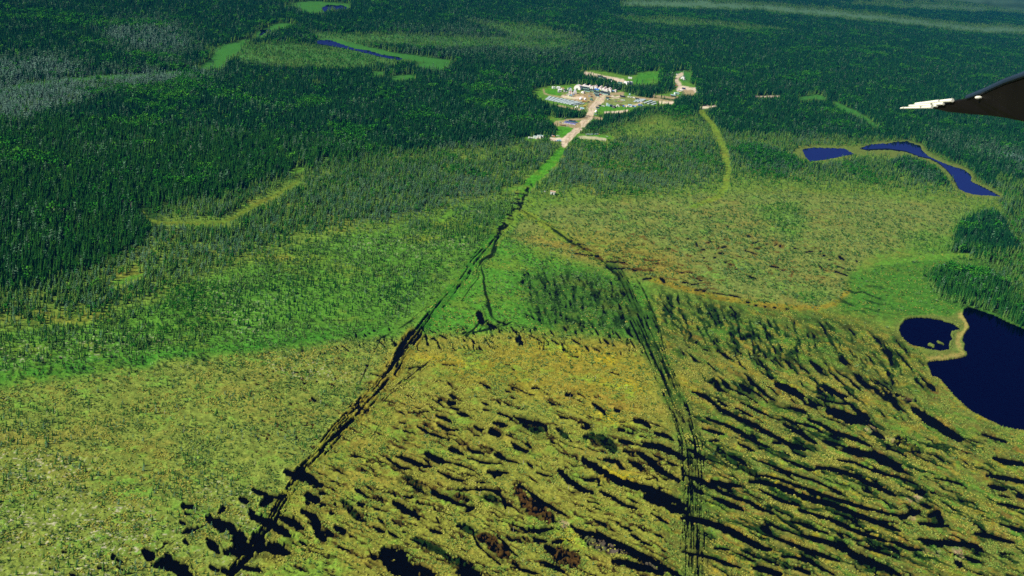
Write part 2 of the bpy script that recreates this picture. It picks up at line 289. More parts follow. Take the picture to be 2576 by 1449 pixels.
for p, wd, col in ((c1((640, 470), (800, 490), (900, 480)), 3.2, C_SAND), (c1((400, 380), (410, 430), (500, 460), (640, 480)), 1.8, C_DIRT), (c1((1000, 440), (1160, 460), (1230, 455), (1300, 440), (1420, 430)), 4, C_DIRT), (c1((1230, 450), (1320, 480), (1420, 460)), 1.6, C_SAND),
                   (c1((1160, 470), (1090, 560), (1020, 640), (995, 730), (935, 790), (855, 880), (760, 965), (690, 1040), (665, 1085)), 8.5, C_SAND * 0.8 + C_DIRT * 0.2), (c1((960, 750), (850, 765), (700, 775), (600, 800), (560, 820)), 2.6, C_DIRT), (c1((570, 815), (700, 830), (850, 840)), 7, C_DIRT), (c1((500, 1015), (640, 1030), (700, 1010)), 4.5, C_SAND),
                   (c1((860, 1000), (1000, 1000), (1190, 1025)), 3.5, C_SAND * 0.6 + C_GRASS * 0.4), (c1((940, 172), (1100, 200), (1300, 245), (1440, 285)), 4.5, C_SAND * 0.8 + C_DIRT * 0.2), (c1((1300, 250), (1420, 265)), 4, C_SAND), (c1((2175, 185), (2130, 215), (2110, 260), (2150, 320), (2170, 360)), 5, C_SAND * 0.7 + C_DIRT * 0.3), (c1((2140, 380), (2200, 365), (2330, 390)), 6.5, C_SAND), (c1((2220, 415), (2310, 420)), 6, C_DIRT),
                   (c1((1820, 465), (1950, 475), (2060, 490), (2120, 480)), 2.8, C_DIRT), (c1((1560, 480), (1700, 500), (1900, 510), (2060, 545)), 3, C_DIRT), (c1((1700, 510), (1640, 560), (1560, 590), (1440, 590)), 2.4, C_SAND * 0.7 + C_DIRT * 0.3), (c1((1900, 545), (2060, 550)), 3.2, C_SAND), (c1((1190, 675), (1400, 665), (1480, 650)), 2.2, C_SAND), (c1((2430, 615), (2510, 605)), 3.2, C_SAND),
                   ([(1900, 243), (1960, 242)], 2.2, C_SAND * 0.7), ([(1770, 272), (1800, 266)], 2, C_SAND), (c1((1040, 740), (1150, 755)), 3, C_DIRT), (c1((300, 1005), (380, 1000)), 2.4, C_SAND), (c1((550, 575), (700, 610), (960, 655)), 2, C_DIRT), (c1((1240, 500), (1320, 495), (1410, 470)), 0.7, C_SAND), (c1((1290, 470), (1400, 510)), 0.7, C_SAND)):
    m = stroke(p, wd, 1.2, 0.35, False); put(ALB, m, col); put(DENS, m, 0.0); put(ROUGH, m, 0.45)
# ruts and pale gravel ribs on the haul road
sl, d, S, T, L = path_st(c1((1160, 470), (1090, 560), (1020, 640), (995, 730), (935, 790), (855, 880), (760, 965), (690, 1040)), 12)
k = sstep(0.45, 0.6, fbm(T / 1.6, S / 5, 3, 71)) * np.clip((8 - d) / 2, 0, 1); put(ALB, (sl, k * 0.6), C_DIRT * 0.8)

# --- string bog: pools traced from the photograph, one stroke each
PSC = 1.22
PRAG = 0.55
def pools(ox, oy, txt, col=None, dark=1.0):
    for line in txt.split(';'):
        v = [float(q) for q in line.replace('>', ' ').replace(',', ' ').split()]
        if len(v) < 3: continue
        wd = v[-1] / 3 * PSC; pts = [(ox + v[i] / 3, oy + v[i + 1] / 3) for i in range(0, len(v) - 1, 2)]
        halo = stroke(pts, wd * 1.35 + 1.6, 4.0, 0.7); put(ALB, (halo[0], halo[1] * 0.5), C_BROWN * 0.22 + C_DKGREEN * 0.5 if col is None else C_DKGREEN)
        sm = stroke(pts, wd, 1.3, PRAG)
        if col is None:
            WATER[sm[0]] = np.maximum(WATER[sm[0]], sm[1])
        else:
            put(ALB, sm, col); WATER[sm[0]] = np.maximum(WATER[sm[0]], sm[1] * sstep(0.5, 0.62, fbm(XX[sm[0]] / 8, YY[sm[0]] / 5, 3, 41)))
        put(DENS, sm, 0.0); put(SHRUB, halo, 0.0)
pools(0, 966, "2160,670>2240,690>2330,720>2420,770 30;2280,660>2300,700 30;1915,805>1990,830>2040,860 20;2040,860>1990,910 25;2080,860>2160,840 16;1830,870>1860,890 20;1395,925>1445,930 20;1405,980>1435,985 12;1690,940>1660,970 14;1565,1020>1660,1050>1740,1090>1780,1140 32;1640,1070>1680,1110 25;1890,960>1920,1000>2000,1040>2090,1090>2190,1140 30;2120,1010>2200,1040>2280,1090 26;2290,965>2360,1000>2390,1060>2400,1130>2450,1180 26;2330,840>2390,880 24;2430,830>2445,826 16;2320,900>2330,904 13;2430,920>2440,915 16;2500,975>2510,978 13;2470,1120>2510,1135 14;2540,1090>2590,1115 20;2270,1190>2310,1220 13;1800,1160>1830,1220>1880,1260 44;1950,1180>1960,1230 44;2000,1240>2100,1250>2170,1270 38;1700,1270>1800,1270>1900,1270 24;1570,1180>1610,1220>1650,1270 26;1900,1290>1830,1350>1770,1420 22;1820,1380>1900,1400>1970,1410 20;1600,1390>1640,1410 17;1690,1410>1720,1420 18;1380,1130>1440,1110>1500,1090 14;1370,1045>1390,1055 13;1390,1190>1415,1210 12;1240,1210>1260,1206 8;1240,1280>1290,1300 11;1090,1270>1150,1280 18;1110,1310>1150,1320 20;860,1300>850,1320 13;890,1330>920,1345 15;740,1390>790,1395 13;880,1385>950,1410 11;380,1400>410,1400 9;530,1438>570,1448 11;1180,1370>1260,1350>1330,1390>1400,1430>1440,1460 42;2360,110>2380,125 9;1400,1180>1410,1190 6;480,1270>500,1272 9")
pools(859, 966, "820,145>850,145 15;830,183>905,190 9;880,220>960,240 13;735,122>755,122 9;590,215>660,205 6;715,240>800,270>830,290 13;440,290>490,300 8;475,330>550,340 6;470,355>540,370>565,385 8;575,320>640,360>720,390>810,420 12;730,320>800,345>890,350 13;800,380>880,395 8;1150,295>1230,300 12;1200,320>1260,315 9;1000,320>1030,340>1075,345 13;1130,365>1180,385 20;1250,385>1290,400 9;1270,370>1320,385 7;1000,385>1040,390 7;1170,215>1230,235>1290,260 10;1310,250>1380,280>1460,290>1540,320>1550,355 14;1580,440>1620,450 11;1290,450>1340,490>1410,510 16;1400,455>1430,480 12;2100,430>2200,455 16;810,495>870,505>920,535 16;960,495>1010,515>1070,525 12;640,525>700,560>770,590 24;770,585>900,610>1010,660 9;420,550>500,570>600,610>680,630 18;350,560>400,600>450,630>530,650 12;190,590>250,600 7;1160,535>1230,570>1340,600 12;950,560>1060,590>1110,600>1210,605 11;1100,670>1170,670>1260,670 14;1160,700>1200,690 12;730,660>800,700>850,720>940,735 11;950,690>1010,695 7;1010,740>1080,745 9;1480,670>1540,690>1590,700 9;1410,600>1440,630 11;1650,655>1720,730>1800,790>1890,820 22;1800,710>1870,725>1940,715>1945,770 11;1830,570>1900,620>1960,650>2020,690>2100,740>2220,770>2350,810>2480,860>2590,920 27;2300,850>2450,910>2590,970 30;1990,575>2080,590>2130,640 16;2190,590>2230,610>2270,640 24;2240,520>2320,570>2380,630>2450,680>2540,730 22;2280,450>2400,475>2500,520>2590,565 22;2130,510>2210,515 11;2460,590>2540,620 13;2300,715>2360,720 7;2370,370>2450,395>2500,420 16;2210,270>2280,290>2330,330 16;1950,810>2050,860>2130,910>2230,940 14;2160,860>2240,900 9;1860,885>1950,905 9;1910,935>1960,950 7;1340,760>1420,820>1500,880>1600,940>1700,990 14;1290,760>1390,745 5;870,800>1000,800>1100,800>1180,810>1230,880>1240,940 12;690,820>780,860>860,900>960,930 18;950,960>1000,930 14;110,800>190,850 11;310,820>400,830>410,860 7;470,850>540,860 11;240,870>310,860 6;140,910>160,912 16;250,935>350,970 8;400,900>480,950>560,990>590,1030 20;280,1020>320,1050 13;250,1085>320,1120 15;360,1120>430,1160 13;465,1115>480,1117 8;720,1010>740,1050 7;700,940>730,965 5;1180,1150>1220,1190>1280,1260>1330,1300 12;1000,1150>1040,1230>1120,1300>1200,1360 9;670,1100>760,1130 16;340,1280>400,1300>460,1310 44;350,1350>450,1400>560,1420 56;500,1370>600,1400>700,1440 28;520,1170>600,1200 7;920,1420>1000,1440 42;1420,1100>1500,1110>1600,1090 14;1450,1170>1550,1190 12;1600,1200>1680,1180 18;1560,1240>1600,1260 22;1740,1080>1780,1110>1880,1130>1980,1160>2080,1200>2180,1250>2280,1300>2400,1370>2560,1450 22;2050,1340>2150,1350>2300,1390>2430,1440 26;1280,1380>1400,1410>1500,1440 11;1520,1340>1600,1380>1690,1420 16;2110,1070>2200,1110 12;2190,1140>2260,1180 12;2270,1190>2340,1220 11;2360,1130>2430,1160 11;2340,980>2400,1010>2480,1060 9;1700,85>1730,88 11;1900,150>1960,190>2000,240 13;2070,200>2090,202 13;1640,240>1710,265 10;1830,290>1880,330 12;1240,50>1280,65 7;1440,30>1510,40 9;1260,10>1370,50 5;1180,130>1200,150 8;1060,140>1110,155 7;1070,195>1120,200 7;1270,100>1310,110 6;2100,290>2150,292 7;2170,370>2200,372 9;2100,345>2130,347 12;2250,390>2310,415 7;1270,1180>1350,1175 9;1280,1100>1330,1110 8")
PRAG = 0.34
pools(1718, 966, "80,60>170,90>220,140>280,190>380,240>480,290>560,320>620,360>700,400>780,440>860,480>920,500 16;270,130>330,170 12;400,180>470,220>530,250 11;440,140>520,180>600,220>640,235 11;300,0>370,40>460,80>560,140 7;440,0>560,70>640,140 8;700,0>780,30>860,70>905,95 26;1010,30>1060,60 9;1075,50>1150,70>1240,100 15;1010,100>1090,130>1180,145>1280,160 8;930,150>1020,190 7;820,180>930,210 13;1100,200>1200,240>1280,270>1360,270 36;1320,210>1400,260 22;1740,190>1800,230>1870,280>1950,330>2030,380>2100,420 30;1850,0>1900,50 16;760,300>830,340>900,370>960,420>1010,450 14;850,290>930,310>1000,330>1060,370 12;950,270>1050,310>1130,360>1220,390>1310,420>1420,470 16;180,260>260,290>350,320>430,360>490,400>560,440>650,480 14;150,340>230,360>310,380 13;420,450>480,480>540,510 12;680,440>740,450 11;780,460>870,500 7;40,490>120,540>170,570 15;1060,430>1140,450>1220,470 11;1230,490>1330,520>1450,540>1520,570>1600,620>1660,660 28;1540,490>1620,510>1690,550 9;1380,340>1440,370>1520,410 18;740,560>840,600>930,640>1000,650 12;1010,630>1120,640>1230,670>1310,700>1400,750>1500,790>1600,840 18;1170,575>1290,590>1380,630>1480,670>1560,690>1650,710>1770,760 12;1560,580>1650,610 9;580,580>680,620>770,660>830,680>930,710>1020,740>1100,780>1200,820 11;560,690>660,700>760,730>860,770>960,800>1060,840>1160,870>1260,900>1360,930>1480,960>1600,990>1680,1000 14;510,735>620,750>720,770>820,810>900,850>1000,880>1100,900>1200,940>1300,980>1400,1020>1500,1060>1640,1110 20;580,800>680,850>780,890>880,920 13;880,950>1000,990>1100,1020>1200,1060>1300,1110>1420,1150>1540,1190 16;220,730>320,760>430,770 18;0,690>120,720>200,760>300,820>400,860>500,890>600,950>690,980 16;230,860>330,900>450,950 19;0,1010>120,1030>250,1070>380,1120>480,1180>600,1240>660,1250 25;620,1050>720,1090>800,1110 9;820,1040>900,1060>1000,1100>1100,1130 14;700,1160>800,1200>900,1240>1000,1270>1100,1310>1180,1340 16;900,1140>1000,1170>1100,1200>1200,1240>1300,1290>1420,1340>1540,1390>1640,1440 22;1170,1130>1210,1160 12;1320,1210>1420,1250>1520,1280>1610,1310 12;0,1270>100,1290>200,1310>300,1340>380,1370>440,1390 13;750,1300>850,1310>950,1340>1040,1390>1140,1440 14;610,1320>720,1370 9;530,1390>620,1400>740,1440 23;850,1390>960,1430 18;380,1270>460,1300>550,1340 9;240,1240>350,1250 12;1380,800>1430,830 9;1480,1030>1620,1050 8;1640,1010>1720,990>1780,960 22;1860,1000>1920,970>1960,1060 22;1780,1050>1900,1070>2000,1070 16;1560,1190>1700,1240>1820,1260 16;1780,1170>1900,1200>2050,1200>2200,1220>2260,1260 22;2060,1260>2090,1380 22;2140,1310>2250,1350 16;1760,800>1840,820 12;1880,820>1895,822 12;1800,910>1870,930 16;2260,380>2350,410>2450,440 12;2350,560>2450,590>2590,610 20;2300,690>2420,710>2590,745 18;2310,770>2440,800 16;2380,900>2480,920>2590,950 12;2390,840>2470,860 9;2530,850>2560,855 13;1900,710>2000,730>2140,780 8;2210,1130>2330,1150>2420,1180>2500,1200 16;2190,1060>2230,1062 8;2400,1060>2590,1110 12;2400,1280>2500,1290 9;200,430>270,430 9")
PSC = 0.62; PRAG = 0.5
pools(1718, 483, "1040,930 35;200,187>215,187 6;330,258>345,262 7;480,330>510,335 13;520,385>560,380 9;540,425>580,430 7;30,350>50,353 7;100,385>110,410 7;140,435>165,435 7;290,420>330,410 12;270,460>310,462 12;470,440>560,470 7;715,390>690,405 5;840,425>850,424 7;925,452>980,448 9;1030,445>1048,446 5;1055,478>1075,478 8;1180,490>1220,515 19;1020,540>1060,590 10;1105,510>1115,512 8;1305,515>1320,530 5;1160,560>1220,575 9;660,562>720,566 12;310,527>328,528 7;480,630>550,655 16;235,495>248,495 7;1150,600>1240,630 10;155,495>165,496 8;0,680>50,690 9;60,700>120,690 7;90,740>150,735 9;155,745>170,748 10;230,760>330,775>440,795 8;480,830>505,832 13;545,850>560,856 8;615,860>630,866 8;685,870>700,872 9;780,880>800,886 9".replace("1040,930 35;", ""))
PSC = 0.8
pools(859, 483, "2040,580>2180,575 9;2000,525>2140,530 7;1780,390>1840,395 6;1730,365>1750,366 6;1750,460>1900,480 6;1920,480>1940,482 9;2280,655>2340,650 8;2410,650>2440,680 15;1040,930>1060,980 30;1110,1000>1170,1030 22;1180,980>1250,1000 10;1280,1020>1330,1080 9;1410,1080>1480,1110>1520,1140 8;1590,1120>1640,1150 10;1740,1110>1800,1150 11;1840,1160>1870,1200 9;1900,1180>1950,1200 9;1980,1110>2020,1150 12;2070,1060>2110,1110 10;2150,1040>2200,1100 12;1920,1040>1940,1080 9;1825,1005>1835,1020 8;1685,1025>1695,1040 10;740,1080>800,1110 11;280,1120>330,1170 6;0,1160>60,1200 7;220,1370>330,1400 9;490,1330>620,1320 10;1270,80>1350,90 4;1310,10>1400,20 4;1300,50>1350,55 4;1250,170>1290,172 5;1210,230>1240,232 4;1180,275>1215,280 6;2030,1360>2100,1380 8;1290,1330>1310,1345 6;1740,1240>1790,1245 6;1240,1300>1280,1310 6;760,1300>860,1310 8;2180,1120>2220,1180 8")
PSC = 1.15
# sedge-filled (dark green / brown) flarks
pools(859, 966, "1370,300>1430,320>1510,350 36;1630,340>1660,370>1710,410 18;1850,400>1950,420>2040,470>2060,500 40;480,710>560,760>600,810 32;0,890>50,930>100,990>180,1040 25;880,1070>960,1100>1000,1130 25;560,1180>640,1220>730,1260>800,1300>840,1360 26;860,1340>930,1370>1000,1410 34;1080,860>1190,890 26", C_DKGREEN * 0.55)
pools(859, 966, "1330,800>1400,900>1500,970>1600,1030 44;1050,1160>1120,1180>1180,1240>1250,1300 46;1640,1290>1750,1330 50;850,850>960,880 26", C_BROWN * 0.30)
pools(859, 966, "1850,1170>2000,1220>2160,1270 40;2270,1330>2450,1400 30", lin(120, 108, 92, 0.5))
pools(1718, 966, "260,490>340,560>400,600>470,640>560,680 24;1600,420>1700,470>1780,530 36;1450,1390>1540,1430 40;1800,1190>1960,1220 26", C_DKGREEN * 0.6)
pools(1718, 966, "1450,40>1540,80>1640,100>1750,130 20;1400,300>1440,350 26", lin(110, 92, 70, 0.4))
# pale hummocks
for (x, y, r) in ((1718 + 570, 966 + 290, 7), (1718 + 590, 966 + 286, 7), (1718 + 575, 966 + 338, 6), (1718 + 610, 966 + 418, 7), (1718 + 638, 966 + 424, 8), (1718 + 690, 966 + 420, 9), (1718 + 695, 966 + 435, 8), (1718 + 470, 966 + 112, 9), (859 + 560, 966 + 350, 8), (1718 + 520, 966 + 140, 7)):
    m = stroke([(x - 4, y), (x + 4, y + 2)], r, 4, 0.6); put(ALB, m, lin(168, 142, 108, K)); WATER[m[0]] *= 1 - m[1]
# yellow moss streaks
for (x, y, rx, ry) in ((1180, 915, 60, 10), (1540, 1055, 60, 14), (1500, 900, 90, 14), (1690, 960, 60, 20), (1400, 875, 60, 10), (1560, 970, 70, 14), (1440, 1355, 40, 20), (2060, 1265, 60, 12), (1960, 1215, 60, 10), (1560, 1200, 60, 20), (2250, 1010, 40, 14), (1080, 905, 50, 10), (1020, 870, 40, 12)):
    m = np.exp(-(((XX - x) / rx) ** 2 + ((YY - y - (XX - x) * 0.15) / ry) ** 2) * 1.2) * np.clip(0.6 + 0.9 * ragged2 + 0.4 * ragged, 0, 1)
    ALB[:] = ALB * (1 - 0.8 * m[..., None]) + C_YEL * (0.8 * m[..., None])
sl, m = poly(BOGR, 14, 8, 12)
a_ = math.radians(27); s_ = XX[sl] * math.cos(a_) + YY[sl] * math.sin(a_); t_ = -XX[sl] * math.sin(a_) + YY[sl] * math.cos(a_) + ragged2[sl] * 8
for sd, col_, th, am in ((61, C_OCHRE, 0.56, 0.6), (62, C_YEL * 0.9, 0.66, 0.5), (63, C_BROWN, 0.60, 0.55), (64, C_GREEN * 0.85, 0.57, 0.6), (65, C_SEDGE * 0.6, 0.58, 0.6)):
    nn_ = fbm(s_ / 40, t_ / 7, 4, sd); put(ALB, (sl, m * am * sstep(th, th + 0.12, nn_)), col_)
# small pools and wet hollows that follow the strings
def strings(c, ang, ls, wsx, thr, wat, seed, col=C_DKGREEN, feather=14, amt=1.0):
    sl, m = poly(c, feather, 6, 10)
    a = math.radians(ang)
    X, Y = XX[sl], YY[sl]
    warp = ragged2[sl] * 14
    s = X * math.cos(a) + Y * math.sin(a); t = -X * math.sin(a) + Y * math.cos(a) + warp * 0.5
    n = fbm(s / ls, t / wsx, 3, seed)
    k = sstep(thr, thr + 0.07, n) * m
    k = k * (0.6 + 0.4 * (ragged[sl] > -0.4))
    put(ALB, (sl, k * amt), col * 0.7)
    if wat < 1: WATER[sl] = np.maximum(WATER[sl], sstep(wat, wat + 0.05, n) * (m > 0.6))
    put(DENS, (sl, k), 0.0)
strings([(1300, 680), (1480, 680), (1600, 730), (1660, 850), (1560, 845), (1400, 835), (1310, 790)], 72, 18, 6.5, 0.47, 0.70, 21)
strings([(1640, 720), (1760, 745), (1880, 780), (2000, 800), (2080, 860), (2000, 920), (1850, 900), (1700, 860), (1640, 800)], 64, 22, 7, 0.49, 0.70, 22)
strings([(1700, 860), (1900, 900), (2050, 900), (2200, 950), (2330, 1000), (2300, 1060), (2000, 1020), (1760, 980)], 42, 50, 8, 0.49, 0.60, 23)
strings([(2050, 800), (2260, 850), (2330, 920), (2350, 1000), (2200, 960), (2060, 890)], 50, 42, 8, 0.50, 0.66, 24)
strings([(1720, 980), (2000, 1020), (2300, 1050), (2500, 1100), (2600, 1200), (2600, 1460), (1760, 1460)], 25, 64, 6.5, 0.54, 0.66, 25)
strings([(900, 960), (1200, 950), (1560, 1000), (1680, 1080), (1700, 1460), (700, 1460), (800, 1180)], 22, 34, 5.5, 0.58, 0.68, 26, C_BROWN * 0.35 + C_DKGREEN * 0.4)
strings([(860, 840), (1000, 820), (1300, 820), (1600, 840), (1600, 900), (1300, 880), (900, 890)], 58, 14, 5, 0.60, 0.68, 27)
strings([(1560, 580), (1760, 580), (2080, 620), (2140, 690), (2000, 730), (1780, 720), (1600, 650)], 14, 20, 5, 0.66, 0.80, 28, C_BROWN * 0.7)
strings([(1400, 610), (1560, 610), (1760, 690), (1840, 745), (1640, 700), (1520, 670)], 6, 34, 3.5, 0.60, 0.78, 29, C_BROWN * 0.5, 8)
strings([(2100, 700), (2250, 720), (2300, 790), (2200, 800), (2110, 780)], 14, 70, 6, 0.60, 1.1, 30)
strings([(600, 940), (960, 880), (1100, 900), (800, 1150), (640, 1150)], 20, 14, 4, 0.66, 0.74, 33, C_BROWN * 0.6)
strings([(-100, 900), (700, 860), (900, 840), (900, 880), (700, 905), (-100, 990)], 40, 12, 4.5, 0.60, 0.80, 34)
# --- vehicle tracks: bundles of ruts
def ruts(pts, wd, thr, seed, ls=70, ts=2.6, col=None, water=0.0, green=None):
    sl, d, S, T, L = path_st(pts, wd * 1.8 + 6)
    n = fbm(T / ts + 50, S / ls, 3, seed) * 0.75 + 0.25 * fbm(XX[sl] / 12, YY[sl] / 10, 2, seed + 5)
    fade = sstep(0, 26, np.minimum(S, L - S))
    edge = fade * np.clip(1 - (d / (wd * (0.8 + 0.5 * fbm(S / 40, S * 0, 2, seed + 9)))) ** 2, 0, 1)
    if green is not None: put(ALB, (sl, np.clip(edge * 1.6, 0, 1) * 0.8), green)
    k = sstep(thr, thr + 0.06, n * (0.55 + 0.45 * edge)) * (edge > 0)
    put(ALB, (sl, k), C_MUD if col is None else col)
    WATER[sl] = np.maximum(WATER[sl], k * (n > thr + water) * (1 if water > 0 else 0))
    put(DENS, (sl, np.clip(edge * 2, 0, 1)), 0.0); put(SHRUB, (sl, np.clip(edge * 2, 0, 1)), 0.0)
A1 = [(1262, 572), (1235, 610), (1190, 660), (1140, 730), (1100, 775), (1060, 825), (1020, 875), (985, 935), (945, 985), (900, 1040), (850, 1085), (800, 1145), (755, 1190), (725, 1240), (695, 1290), (655, 1350), (600, 1420), (560, 1470)]
ruts(A1[:8], 17, 0.47, 101, 50, 2.4, C_DKGREEN * 0.2, 0.10, C_VIVID * 0.8)
ruts(A1[5:12], 24, 0.46, 102, 60, 3.0, None, 0.10, C_OCHRE * 0.7)
ruts(A1[9:], 17, 0.43, 103, 50, 3.0, None, 0.08, C_OCHRE * 0.6 + C_GRASS * 0.3)
ruts([(1090, 900), (1040, 940), (980, 990), (950, 1020)], 14, 0.46, 104, 40, 2.4)
ruts([(1250, 590), (1245, 620), (1240, 640), (1215, 655), (1205, 670), (1215, 700), (1222, 740), (1230, 770), (1240, 800), (1270, 820)], 6, 0.36, 105, 40, 2.4, C_DKGREEN * 0.4)
ruts([(1205, 665), (1200, 700), (1180, 725), (1160, 755), (1160, 780)], 5, 0.36, 106, 40, 2.4, C_DKGREEN * 0.4)
ruts([(1240, 790), (1220, 800), (1190, 830), (1150, 850)], 14, 0.46, 107, 30, 4, C_DKGREEN * 0.3)
ruts([(1090, 760), (1030, 810), (960, 850), (930, 870)], 4, 0.42, 108, 40, 2, C_DKGREEN * 0.4)
ruts([(1160, 840), (1240, 830), (1300, 800)], 8, 0.46, 109, 40, 3, C_DKGREEN * 0.4)
ruts([(960, 850), (940, 890), (920, 930), (900, 980)], 2.5, 0.40, 110, 30, 2)
ruts([(1350, 440), (1325, 480), (1310, 510), (1290, 540), (1262, 575), (1240, 605)], 11, 0.44, 111, 7, 9, C_DKGREEN * 0.15)
ruts([(1300, 520), (1380, 570), (1440, 612), (1520, 660), (1570, 710)], 4.5, 0.42, 112, 40, 2, C_DKGREEN * 0.5)
B1 = [(1520, 655), (1560, 690), (1580, 730), (1600, 780), (1625, 830), (1650, 890), (1675, 950), (1700, 1010), (1722, 1060), (1738, 1120), (1745, 1200), (1746, 1300), (1745, 1470)]
ruts(B1[:5], 16, 0.50, 121, 50, 2.6, C_DKGREEN * 0.4, 0.2, C_SEDGE * 0.8)
ruts(B1[3:9], 34, 0.48, 122, 60, 2.4, C_DKGREEN * 0.4, 0.16, C_SEDGE * 0.9)
ruts(B1[7:], 38, 0.48, 123, 46, 2.2, C_DKGREEN * 0.3, 0.12, C_SEDGE * 0.5 + C_RIDGE * 0.4)
ruts([(1440, 610), (1520, 660), (1560, 700)], 5, 0.44, 124, 50, 2.4, C_DKGREEN * 0.4)
ruts([(1740, 1080), (1800, 1140), (1840, 1190), (1890, 1250), (1960, 1300), (2030, 1350)], 7, 0.38, 125, 60, 2.2, C_DKGREEN * 0.3)
ruts([(1600, 690), (1625, 750), (1660, 830), (1680, 900)], 6, 0.44, 126, 50, 2.4, C_DKGREEN * 0.3)
ruts([(540, 1310), (460, 1350), (390, 1390), (300, 1410)], 5, 0.46, 127, 40, 2.4)
ruts([(1010, 1000), (960, 1060), (930, 1110)], 2.5, 0.44, 128, 30, 2)

RIDGE = blur(WATER, 6) * (YY > 480)
# a gap the camera sees stays free of trees as far toward the viewer as a tree is tall
_, _, Zrow = project(*[at_xy for at_xy in (np.array([at(PW / 2, vv)[0][0] for vv in YY[:, 0]]), np.array([at(PW / 2, vv)[0][1] for vv in YY[:, 0]]))])
hp = np.clip(0.6 * TALL * (FPX / Zrow)[:, None], 1, 26)
C0 = CLR * (TALL.max() > 0); out_ = C0.copy()
for k_ in range(1, 27):
    sh = np.zeros_like(C0); sh[k_:] = C0[:-k_]
    out_ = np.where((hp >= k_) & (DENS > 0.4), np.maximum(out_, sh), out_)
DENS *= 1 - np.clip(out_, 0, 1)

# ------------------------------------------------------------------ helpers: materials, meshes, things
def mat(name, col, rough=0.8, spec=0.2, var=0.0, vscale=1.0, metal=0.0):
    m = bpy.data.materials.new(name); m.use_nodes = True
    n = m.node_tree.nodes; l = m.node_tree.links; b = n['Principled BSDF']
    b.inputs['Roughness'].default_value = rough; b.inputs['Specular IOR Level'].default_value = spec; b.inputs['Metallic'].default_value = metal
    b.inputs['Base Color'].default_value = (*[float(c) for c in col], 1)
    if var > 0:
        tc = n.new('ShaderNodeTexCoord'); nz = n.new('ShaderNodeTexNoise'); nz.inputs['Scale'].default_value = vscale; nz.inputs['Detail'].default_value = 4
        mr = n.new('ShaderNodeMapRange'); mr.inputs['From Min'].default_value = 0.3; mr.inputs['From Max'].default_value = 0.7
        mr.inputs['To Min'].default_value = 1 - var; mr.inputs['To Max'].default_value = 1 + var * 0.4
        mx = n.new('ShaderNodeMix'); mx.data_type = 'RGBA'; mx.blend_type = 'MULTIPLY'; mx.inputs['Factor'].default_value = 1
        mx.inputs['A'].default_value = (*[float(c) for c in col], 1)
        l.new(tc.outputs['Object'], nz.inputs['Vector']); l.new(nz.outputs['Fac'], mr.inputs['Value']); l.new(mr.outputs[0], mx.inputs['B']); l.new(mx.outputs['Result'], b.inputs['Base Color'])
    return m

class MB:
    def __init__(s): s.v = []; s.f = []; s.mi = []
    def add(s, vs, fs, mi=0):
        o = len(s.v); s.v += [tuple(float(c) for c in p) for p in vs]; s.f += [tuple(i + o for i in f) for f in fs]; s.mi += [mi] * len(fs); return s
    def box(s, x0, x1, y0, y1, z0, z1, mi=0):
        return s.add([(x0, y0, z0), (x1, y0, z0), (x1, y1, z0), (x0, y1, z0), (x0, y0, z1), (x1, y0, z1), (x1, y1, z1), (x0, y1, z1)],
                     [(0, 3, 2, 1), (4, 5, 6, 7), (0, 1, 5, 4), (1, 2, 6, 5), (2, 3, 7, 6), (3, 0, 4, 7)], mi)
    def tube(s, a, b, ra, rb=None, n=8, mi=0):
        rb = ra if rb is None else rb
        a = np.array(a, float); b = np.array(b, float); d = b - a; d /= np.linalg.norm(d) + 1e-9
        e = np.cross(d, [0, 0, 1.0] if abs(d[2]) < 0.9 else [1.0, 0, 0]); e /= np.linalg.norm(e); g = np.cross(d, e)
        vs = []
        for c, r in ((a, ra), (b, rb)):
            for i in range(n):
                t = 2 * math.pi * i / n; vs.append(c + r * (e * math.cos(t) + g * math.sin(t)))
        fs = [(i, (i + 1) % n, n + (i + 1) % n, n + i) for i in range(n)] + [tuple(range(n - 1, -1, -1)), tuple(range(n, 2 * n))]
        return s.add(vs, fs, mi)
    def prism(s, prof, y0, y1, mi=0):      # profile in x,z pushed along y
        n = len(prof)
        vs = [(x, y0, z) for x, z in prof] + [(x, y1, z) for x, z in prof]
        return s.add(vs, [(i, (i + 1) % n, n + (i + 1) % n, n + i) for i in range(n)] + [tuple(range(n - 1, -1, -1)), tuple(range(n, 2 * n))], mi)
    def mesh(s, name, mats):
        me = bpy.data.meshes.new(name); me.from_pydata(s.v, [], s.f); me.update()
        for m in (mats if isinstance(mats, (list, tuple)) else [mats]): me.materials.append(m)
        if len(set(s.mi)) > 1: me.polygons.foreach_set('material_index', s.mi)
        return me
    def build(s, name, mats, parent=None):
        o = bpy.data.objects.new(name, s.mesh(name, mats)); scene.collection.objects.link(o)
        if parent is not None: o.parent = parent
        return o

def tag(o, label=None, cat=None, group=None, kind=None):
    if label: o['label'] = label
    if cat: o['category'] = cat
    if group: o['group'] = group
    if kind: o['kind'] = kind
    return o
def thing(name, label, cat, loc, rz=0.0, group=None):
    o = bpy.data.objects.new(name, None); scene.collection.objects.link(o); o.empty_display_size = 0.5
    o.location = loc; o.rotation_euler = (0, 0, rz)
    return tag(o, label, cat, group)

# ------------------------------------------------------------------ ground sheet
def sample(A, u, v):
    x = np.clip(u + MG, 0, GW - 1.001); y = np.clip(v + MG, 0, GH - 1.001)
    xi = x.astype(int); yi = y.astype(int); fx = (x - xi).astype(np.float32); fy = (y - yi).astype(np.float32)
    if A.ndim == 3: fx = fx[..., None]; fy = fy[..., None]
    return (A[yi, xi] * (1 - fx) + A[yi, xi + 1] * fx) * (1 - fy) + (A[yi + 1, xi] * (1 - fx) + A[yi + 1, xi + 1] * fx) * fy

